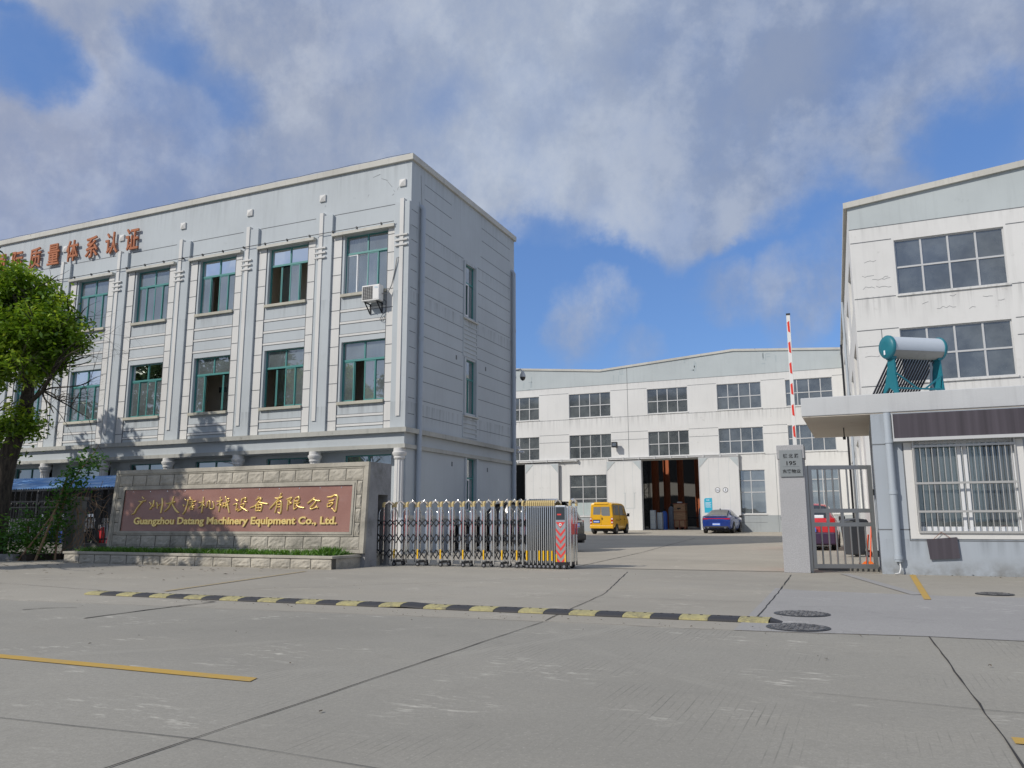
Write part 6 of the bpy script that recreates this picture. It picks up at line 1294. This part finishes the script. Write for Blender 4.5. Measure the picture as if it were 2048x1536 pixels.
part(suv, 'number_plate', [M_BLUEPL, M_WINK], lambda b: (b.box(xr - .03, xr + .0, -.23, .23, .80, .95, 1), b.box(xr - .034, xr - .03, -.21, .21, .815, .935, 0), [b.box(xr - .037, xr - .034, -.18 + .055 * i, -.14 + .055 * i, .84, .91, 1) for i in range(7)]))
part(suv, 'chrome_strip', M_CHROME, lambda b: b.box(xr - .025, xr + .05, -.55, .55, .985, 1.02))
for s in (1, -1):
    part(suv, 'tail_lamp', M_TAIL, lambda b: b.box(-2.18, -2.0, min(s * .62, s * .90), max(s * .62, s * .90), .90, 1.04), .02)
    part(suv, 'window_trim', M_CHROME, lambda b: (b.beam((-1.7, s * .90, 1.0), (1.15, s * .895, .975), .015, .02), b.beam((-1.5, s * .655, 1.60), (.0, s * .66, 1.65), .015, .02), b.beam((.0, s * .66, 1.65), (1.15, s * .80, 1.0), .015, .02)))
    part(suv, 'side_mirror', M_BLACKCAR, lambda b: b.box(.78, .92, min(s * .92, s * 1.12), max(s * .92, s * 1.12), 1.0, 1.16), .03)
    part(suv, 'headlight', M_TAILW, lambda b: b.box(1.9, 2.16, min(s * .62, s * .86), max(s * .62, s * .86), .70, .84), .03)
    part(suv, 'rear_reflector', M_TAIL, lambda b: b.box(xr - .02, xr + .05, min(s * .60, s * .82), max(s * .60, s * .82), .50, .55))
part(suv, 'bumper', M_BLACK, lambda b: b.box(xr - .06, xr + .3, -.84, .84, .36, .58), .05)
part(suv, 'exhaust', M_BLACK, lambda b: b.box(xr - .04, xr + .2, -.70, -.45, .28, .36), .02)
# red hatchback seen through the pedestrian gate
red, _ = car('hatchback', 'red hatchback with a purple reflection painted into its bumper seen through the pedestrian gate', 'car', (-1.72, 30.6, gz(29)), radians(90),
    [(-2.05, .40, .86, .92, .76, .6), (-2.02, .30, .98, 1.06, .82, .66), (-1.86, .26, 1.03, 1.28, .86, .60), (-1.55, .25, 1.03, 1.48, .87, .575), (-.8, .24, 1.0, 1.55, .875, .575), (.0, .24, .98, 1.55, .875, .575), (.5, .24, .97, 1.46, .87, .57), (1.15, .25, .95, 1.03, .86, .62), (1.75, .28, .86, .90, .82, .62), (2.02, .38, .68, .70, .68, .55)],
    M_REDCAR, M_CGLASS, (-1.28, 1.26), .31, .76, [(3, .08, .95), (4, .05, .95), (5, .05, .95), (6, .03, .7)], [1, 2], [6])
xr = -2.05
part(red, 'bumper', M_PURPLE, lambda b: b.box(xr - .07, xr + .25, -.83, .83, .20, .60), .05)
part(red, 'number_plate', [M_BLUEPL, M_WINK], lambda b: (b.box(xr - .085, xr - .06, -.24, .22, .61, .75, 0), text(b, 'E 03', (0, 0, 0), .26, .085, .004, 1, .01, tf=lambda p: (xr - .086 + p[1], .04 - p[0], .68 + p[2]))))
part(red, 'emblem', M_CHROME, lambda b: b.lathe([(.05, xr - .02), (.07, xr + .0)], (0, -.1, .94), 16, axis='x'))
part(red, 'wiper', M_BLACK, lambda b: b.beam((-2.0, -.05, 1.08), (-1.96, .28, 1.12), .02, .02))
part(red, 'parcel_shelf_goods', M_WINK, lambda b: b.box(-2.03, -1.9, -.5, .5, 1.055, 1.16), .02)
for s in (1, -1):
    part(red, 'tail_lamp', M_TAIL, lambda b: b.box(-2.07, -1.85, min(s * .56, s * .84), max(s * .56, s * .84), .80, 1.06), .04)
    part(red, 'side_mirror', M_BLACK, lambda b: b.box(.62, .74, min(s * .88, s * 1.10), max(s * .88, s * 1.10), .98, 1.14), .03)
# ---------------------------------------------------------------- trees and plants
def leaves(n, blobs, s0, s1, shell=.45, seed=1, droop=.3, per=16, cs0=.18):
    """n leaf-sized faces spread through overlapping ellipsoids [(centre, radii, weight)]"""
    rr = random.Random(seed); mb = MB(); tn = []; tot = sum(q[2] for q in blobs)
    for c, r, w in blobs:
        k = int(n * w / tot); ncl = max(int(k / per), 1)
        for _ in range(ncl):
            d = Vector((rr.gauss(0, 1), rr.gauss(0, 1), rr.gauss(0, 1))).normalized(); q = rr.random() ** shell
            cc = Vector((c[0] + d.x * r[0] * q, c[1] + d.y * r[1] * q, c[2] + d.z * r[2] * q)); tone = rr.random() * .62 + .45 * max(0, d.z) * q - .05; cs = cs0 * (.8 + .6 * rr.random())  # upper outer clusters get a paler tone, painting in sunlit tops
            for _ in range(per):
                p = cc + Vector((rr.gauss(0, cs), rr.gauss(0, cs), rr.gauss(0, cs * .7))); a = rr.uniform(0, 6.28); el = rr.gauss(-droop, .5)
                s = rr.uniform(s0, s1); dv_ = Vector((cos(a) * cos(el), sin(a) * cos(el), sin(el))); u = dv_.orthogonal().normalized(); u = Matrix.Rotation(rr.uniform(-.9, .9), 3, dv_) @ (Vector((-sin(a), cos(a), 0)))
                mb.add([p - dv_ * s * .5, p + u * s * .26, p + dv_ * s * .62, p - u * s * .26], [(0, 1, 2, 3)]); tt = min(max(tone + rr.gauss(0, .15), 0), 1); tn += [tt] * 4
    return mb, tn
def limb(b, p, d, L, r, depth, rr, tips, bend=.25, kids=3, gravity=0.0):
    pts = [Vector(p)]; rad = [r]; dd = Vector(d).normalized(); n = 5
    for i in range(n):
        dd = (dd + Vector((rr.gauss(0, bend), rr.gauss(0, bend), rr.gauss(0, bend) - gravity)) * .5).normalized(); pts.append(pts[-1] + dd * L / n); rad.append(r * (1 - .6 * (i + 1) / n))
    b.tube(pts, rad, 7 if r > .05 else 4, cap=r > .05); tips.append(pts[-1])
    if depth:
        for _ in range(kids):
            i = rr.randint(2, n); nd = (dd + Vector((rr.gauss(0, .75), rr.gauss(0, .75), rr.gauss(.1, .5)))).normalized(); limb(b, pts[i], nd, L * rr.uniform(.5, .8), rad[i] * .75, depth - 1, rr, tips, bend, kids, gravity)
TY = 15.0; rt = random.Random(5)
t = thing('street_tree', 'leafy green tree with a bent dark trunk in front of the office', 'tree', (-21.95, TY, 0))
b = MB(); path = [(-22.45, TY, -.1), (-22.4, TY, .9), (-22.38, TY, 2.0), (-22.25, TY, 2.8), (-21.95, TY, 3.5), (-21.75, TY + .05, 4.3), (-21.8, TY + .1, 5.4), (-22.0, TY, 6.4), (-22.1, TY, 7.4)]
b.tube(path, [.36, .29, .27, .26, .22, .18, .14, .10, .05], 12); tips = []
for (p, d, L, r) in (((-21.85, TY, 3.4), (-.9, -.1, .5), 2.0, .12), ((-21.78, TY, 4.6), (.8, -.1, .55), 1.9, .10), ((-21.8, TY, 5.2), (-.7, -.3, .7), 2.0, .10), ((-21.8, TY, 5.3), (.6, .5, .8), 1.8, .08), ((-21.9, TY, 6.0), (.2, -.6, .8), 1.6, .07), ((-21.9, TY, 5.8), (-.4, .6, .8), 1.8, .07)): limb(b, p, d, L, r, 2, rt, tips)
b.build('trunk', M_BARK, t)
mb, tn = leaves(34000, [((-22.9, TY, 7.25), (1.75, 1.6, 1.05), 2.2), ((-22.2, TY - .3, 7.65), (1.1, 1.2, .75), 1.2), ((-21.4, TY - .2, 6.75), (1.2, 1.3, .9), 1.6), ((-20.65, TY - .3, 6.15), (.85, 1.0, .68), 1.0), ((-20.25, TY - .2, 6.05), (.5, .7, .45), .4), ((-22.9, TY - .4, 5.8), (1.6, 1.5, .85), 1.8), ((-21.5, TY - .5, 5.4), (1.15, 1.1, .55), .9), ((-20.9, TY - .2, 5.35), (.5, .6, .35), .25), ((-21.6, TY - .2, 3.7), (.50, .5, .5), .34), ((-22.6, TY - .1, 3.85), (.7, .6, .5), .3), ((-22.5, TY, 3.05), (.4, .4, .3), .08), ((-23.9, TY, 6.4), (1.5, 1.4, 1.5), 1.2)], .10, .19, .40, 3, .30, 46, .17)
toned(mb.build('crown', M_LEAF, t, fix=False), tn)
# bare side branch with a spray of dead twigs
b = MB(); rt = random.Random(11); tips = []
main = [(-21.80, TY - .1, 4.2), (-21.2, TY - .2, 4.35), (-20.7, TY - .25, 4.6), (-20.35, TY - .3, 5.0), (-20.1, TY - .3, 5.25)]; b.tube(main, [.07, .065, .06, .045, .03], 7)
for st_, d in ((2, (1, 0, .1)), (2, (1, -.1, -.15)), (2, (.9, .1, -.3)), (3, (.9, 0, .5)), (3, (.7, -.3, .8)), (1, (.3, -.3, .9)), (1, (.2, .2, .9)), (2, (.9, .2, .25)), (2, (.8, -.2, -.6)), (3, (.5, .2, 1))):
    limb(b, main[st_], d, rt.uniform(1.1, 1.7), .028, 3, rt, tips, .30, 3, .08)
b.build('bare_branch', M_BARK, t)
# roadside trees standing left of the picture, whose shade falls on the sign and the office
def shade_tree(x, y, h, r, lab, seed):
    t = thing('roadside_tree', lab, 'tree', (x, y, 0), group='roadside trees left of the gate'); b = MB(); rr = random.Random(seed); tips = []
    b.tube([(x, y, -.1), (x + .1, y, h * .3), (x, y + .1, h * .6), (x, y, h * .85)], [.22, .17, .12, .04], 9)
    for i in range(6): a = i * 1.1; limb(b, (x, y, h * (.35 + .06 * i)), (cos(a), sin(a), .6), r * 1.0, .07, 1, rr, tips)
    b.build('trunk', M_BARK, t); bl = []
    for i in range(11):
        a = rr.uniform(0, 6.28); q = rr.uniform(.2, .75) * r; s = rr.uniform(.30, .5) * r; bl.append(((x + cos(a) * q, y + sin(a) * q, h * rr.uniform(.5, .9)), (s, s, s * .75), 1))
    bl.append(((x, y, h * .72), (r * .6, r * .6, h * .24), 1.6)); mb, tn = leaves(3600, bl, .22, .42, .45, seed); toned(mb.build('crown', M_LEAF2, t, fix=False), tn)
shade_tree(-21.3, 8.1, 9.3, 2.6, 'tall roadside tree whose shade dapples the red sign', 21)
shade_tree(-26.6, 14.2, 11.2, 2.4, 'roadside tree shading the ground floor by the blue awning', 22)
shade_tree(-30.6, 14.6, 10.8, 2.6, 'second roadside tree along the office front, left of the bent tree', 23)
shade_tree(-35.5, 14.0, 11, 2.9, 'farthest roadside tree at the far left end of the office front', 24)
shade_tree(-24.5, 9.5, 8.6, 2.4, 'roadside tree shading the left kerb and planter end', 25)
# bushes and the climbing vine at the left edge
def leaf_thing(name, label, cat, loc, n, blobs, s0, s1, m, seed, stems=(), group=None):
    t = thing(name, label, cat, loc, group=group); mb, tn = leaves(n, blobs, s0, s1, .6, seed, .1); toned(mb.build('leaves', m, t, fix=False), tn)
    if stems:
        b = MB()
        for st_, r in stems: b.tube(st_, r, 6)
        b.build('stem', M_STICK, t)
    return t
leaf_thing('bush', 'dark green bush growing under the bent tree at the left edge', 'bush', (-20.9, 14.9, 0), 2000, [((-21.4, 14.7, .6), (.8, .5, .6), 1.4), ((-20.6, 14.7, .5), (.6, .45, .5), 1.0), ((-20.1, 14.8, .45), (.4, .4, .4), .7), ((-20.7, 14.8, 1.0), (.35, .3, .4), .5)], .07, .14, M_VINE, 31, [([(-20.9, 14.9, 0), (-20.8, 14.8, 1.0)], .03)])
vp = [(-19.9, 15.0, 1.0), (-19.75, 15.0, 1.55), (-19.5, 14.95, 1.95), (-19.2, 14.9, 2.3), (-18.85, 14.9, 2.6), (-18.62, 14.9, 2.85), (-18.5, 14.9, 3.02)]
leaf_thing('vine', 'bright green climbing vine arching up past the blue awning', 'vine', (-19.9, 15, 0), 1500, [(vp[0], (.30, .25, .4), 1.3), (vp[1], (.25, .22, .32), 1.2), (vp[2], (.18, .18, .2), .9), (vp[3], (.15, .15, .15), .6), (vp[4], (.13, .13, .13), .4), ((-18.62, 14.9, 2.55), (.12, .12, .2), .25), (vp[5], (.06, .06, .08), .07)], .07, .15, M_VINE, 32, [([(-19.9, 15.0, 0)] + vp, [.03, .03, .025, .02, .018, .014, .01, .006])])
t = thing('dry_creeper', 'tangle of withered creeper hanging beside the old concrete post', 'creeper', (-19.8, 15.4, 0)); b = MB(); rr = random.Random(8); mb2 = MB(); tn = []
for _ in range(70):
    x, z = rr.gauss(-19.55, .45), rr.uniform(.5, 2.0); pts = [Vector((x, 15.3 + rr.gauss(0, .1), z))]; d = Vector((rr.gauss(0, .4), rr.gauss(0, .2), -1 + rr.gauss(0, .4)))
    for i in range(4): d = (d + Vector((rr.gauss(0, .4), rr.gauss(0, .3), rr.gauss(0, .3)))).normalized(); pts.append(pts[-1] + d * .14)
    pts = [Vector((p.x, p.y, max(p.z, .02))) for p in pts]; b.tube(pts, .006, 4)
b.build('withered_stems', M_STICK, t)
for (p, q, r, lab) in (((-20.05, 14.55, 0), (-19.62, 14.95, 2.28), .035, 'long dry stick leaning against the concrete post among the vine'), ((-20.5, 14.4, 0), (-19.8, 14.8, 1.3), .03, 'shorter leaning stick at the foot of the vine')):
    t = thing('stick', lab, 'stick', p, group='sticks leaning in the bush'); b = MB(); b.tube([p, tuple((p[i] + q[i]) / 2 + (.04 if i == 0 else 0) for i in range(3)), q], [r, r * .95, r * .7], 7); b.build('pole', M_STICK, t)
t = thing('concrete_post', 'old square concrete post beside the vine and black fence', 'post', (-20.25, 15.75, 0)); b = MB(); b.box(-20.45, -20.05, 15.6, 15.95, 0, 1.62); b.build('shaft', M_CONC, t, bevel=.02); b = MB(); b.box(-20.48, -20.02, 15.57, 15.98, 1.62, 1.70); b.build('cap', M_CONC, t)
t = thing('rendered_wall', 'low stained wall behind the bush and under the black fence', 'wall', (-21, 16.6, 0)); b = MB(); b.box(-36, -18.2, 16.5, 16.7, 0, .40); b.build('base', M_CONC, t)
# kerb beds
t = thing('raised_kerb', 'raised grey stone kerb round the tree bed at the left edge', 'kerb', (-23, 14, 0)); b = MB()
for i in range(9):
    x = -29.5 + i * 1.0; y = 14.2 + .03 * (i % 3); rough_block(b, lambda u, v, d: (x + .98 * u, y - .004 - d, .0 + .17 * v), 5, 3, .03); b.box(x, x + .98, y, y + .18, 0, .17)
b.build('kerb_stone', M_KERB, t)
mb = MB(); mb.poly([(-36, 14.36, .13), (-20.3, 14.36, .13), (-20.1, 15.5, .13), (-18.7, 15.6, .10), (-18.7, 16.5, .1), (-36, 16.5, .13)]); mb.box(-20.32, -20.14, 14.36, 15.4, 0, .16); tag(mb.build('soil_bed', M_SOIL), kind='structure')
# ---- black iron fence, awning and bicycles' shelter behind it
def fence(x0, x1, y, z0, lab):
    t = thing('iron_fence', lab, 'fence', ((x0 + x1) / 2, y, z0)); b = MB(); n = int((x1 - x0) / .125)
    for z in (z0 + .12, z0 + 1.05, z0 + 1.22): b.box(x0, x1, y - .02, y + .02, z - .018, z + .018)
    b.build('rail', M_BLACKM, t); b = MB()
    for i in range(n + 1):
        x = x0 + (x1 - x0) * i / n; b.box(x - .009, x + .009, y - .009, y + .009, z0, z0 + 1.30 if i % 2 else z0 + 1.24)
        if i % 2: b.lathe([(.004, z0 + 1.28), (.03, z0 + 1.33), (.012, z0 + 1.38), (.032, z0 + 1.42), (.002, z0 + 1.56)], (x, y, 0), 6)
        else: b.lathe([(.018, z0 + 1.08), (.05, z0 + 1.135), (.018, z0 + 1.19)], (x, y, 0), 8)
    b.build('spear_bars', M_BLACKM, t)
    for i in range(int((x1 - x0) / 2.6) + 1): x = x0 + i * 2.6; b = MB(); b.box(x - .04, x + .04, y - .04, y + .04, z0 - .3, z0 + 1.45); b.lathe([(.03, z0 + 1.45), (.055, z0 + 1.5), (.03, z0 + 1.55)], (x, y, 0), 10); b.build('post', M_BLACKM, t)
fence(-36, -18.4, 16.6, .40, 'black iron spear fence between the tree and the sign wall')
t = thing('awning_shelter', 'blue corrugated sheet awning over a shelter before the office', 'shelter', (-27, 19, 0))
b = MB(); n = 130; xa, xb = -37.0, -21.1
def zc(u, v): return 2.10 + .42 * v + .025 * sin(u * n * .62 * 2)
vs = []; m_ = 260
for j in range(2):
    for i in range(m_ + 1): x = xa + (xb - xa) * i / m_; vs.append((x, 18.2 + 1.75 * j, 2.11 + .48 * j + .022 * cos(pi * i)))
b.add(vs, [(i, i + 1, m_ + 2 + i, m_ + 1 + i) for i in range(m_)], 0, False); b.build('corrugated_roof', M_AWN, t, fix=False)
b = MB(); b.box(xa, xb, 18.2, 18.24, 2.03, 2.085); b.box(xa, xb, 19.9, 19.94, 2.5, 2.555); b.build('purlin', M_DARKS, t)
for i in range(6):
    x = xb - .15 - i * 3.0; b = MB(); b.box(x - .03, x + .03, 18.24, 18.3, 0, 2.06); b.build('post', M_DARKS, t); b = MB(); b.box(x - .03, x + .03, 19.84, 19.9, 0, 2.5); b.build('post', M_DARKS, t)
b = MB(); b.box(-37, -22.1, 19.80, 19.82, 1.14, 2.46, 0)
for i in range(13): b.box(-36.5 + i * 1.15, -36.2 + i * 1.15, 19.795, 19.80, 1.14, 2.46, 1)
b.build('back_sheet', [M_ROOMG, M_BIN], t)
t = thing('picket_fence', 'white picket railing just visible behind the black fence', 'fence', (-26, 20.6, 0)); b = MB()
for z in (.50, .98): b.box(-37, -18.6, 20.58, 20.62, z, z + .06)
for i in range(116): x = -36.9 + i * .158; b.box(x, x + .085, 20.55, 20.58, .15, 1.15)
b.build('pickets', M_FPAL, t)
for i in range(5): x = -36 + i * 4; b = MB(); b.box(x, x + .1, 20.62, 20.7, 0, 1.2); b.build('post', M_FPAL, t)
def motorbike(x, y, rz, lab, col):
    t = thing('scooter', lab, 'scooter', (x, y, 0), rz, 'scooters under the blue awning', world=False)
    for wx in (-.62, .62):
        b = MB(); b.lathe([(.17, -.05), (.25, -.045), (.27, 0), (.25, .045), (.17, .05)], (wx, 0, .27), 20, axis='y'); w = b.build('wheel', M_BLACK, t); b = MB(); b.lathe([(.16, -.02), (.16, .02)], (wx, 0, .27), 14, axis='y'); b.build('rim', M_RIM, w)
    b = MB(); b.prism([(-.85, -.13, .55), (-.75, -.13, .72), (-.1, -.13, .70), (.0, -.13, .32), (.36, -.13, .30), (.44, -.13, .85), (.55, -.13, .85), (.55, -.13, .22), (-.2, -.13, .20), (-.45, -.13, .45)], (0, .26, 0)); b.build('body', col, t, bevel=.03)
    b = MB(); b.box(-.78, -.12, -.14, .14, .72, .80); b.build('seat', M_BLACK, t, bevel=.03)
    b = MB(); b.tube([(.62, 0, .27), (.46, 0, .95)], .03, 8); b.tube([(.42, -.33, 1.02), (.46, 0, .96), (.42, .33, 1.02)], .018, 7); b.build('handlebar', M_DARKS, t)
    b = MB(); b.lathe([(.08, .54), (.06, .60)], (0, 0, .84), 14, axis='x'); b.build('headlight', M_TAILW, t)
    for s in (-1, 1): b = MB(); b.tube([(.44, s * .25, 1.02), (.46, s * .32, 1.2)], .008, 5); b.box(.44, .46, s * .36 - .06, s * .36 + .06, 1.17, 1.26); b.build('mirror', M_CHROME, t)
for i, (x, c, lab) in enumerate(((-21.6, M_BLACKCAR, 'black scooter parked under the awning nearest the sign wall'), (-22.6, M_REDCAR, 'dark red scooter second from the sign wall under the awning'), (-23.7, M_BLACKCAR, 'black scooter third from the sign wall under the awning'), (-25.0, M_BLUECAR, 'dark blue scooter under the awning behind the bent tree'))): motorbike(x, 18.9, radians(-80 + i * 4), lab, c)
# small camera fittings on the office corner
t = thing('dome_camera', 'grey dome security camera on a bracket at the back corner of the office', 'camera', (XF + .4, YB - .1, 7.3)); b = MB(); b.tube([(XF, YB - .1, 7.35), (XF + .35, YB - .1, 7.40), (XF + .42, YB - .1, 7.28)], .03, 8); b.build('arm', M_ALU, t)
b = MB(); b.lathe([(.05, 7.3), (.12, 7.14), (.13, 7.05)], (XF + .44, YB - .1, 0), 16); b.build('housing', M_ALU, t); b = MB(); b.lathe([(.125, 7.05), (.10, 6.95), (.03, 6.90)], (XF + .44, YB - .1, 0), 16); b.build('dome', M_CGLASS, t)
t = thing('bullet_camera', 'small white security camera under the cornice at the back corner', 'camera', (XF + .3, YB - .1, 3.9)); b = MB(); b.box(XF, XF + .3, YB - .15, YB - .05, 3.98, 4.1); b.build('junction_box', M_WPL, t); b = MB(); b.lathe([(.05, XF + .2), (.05, XF + .48)], (0, YB - .1, 3.86), 12, axis='x'); b.build('housing', M_WPL, t)
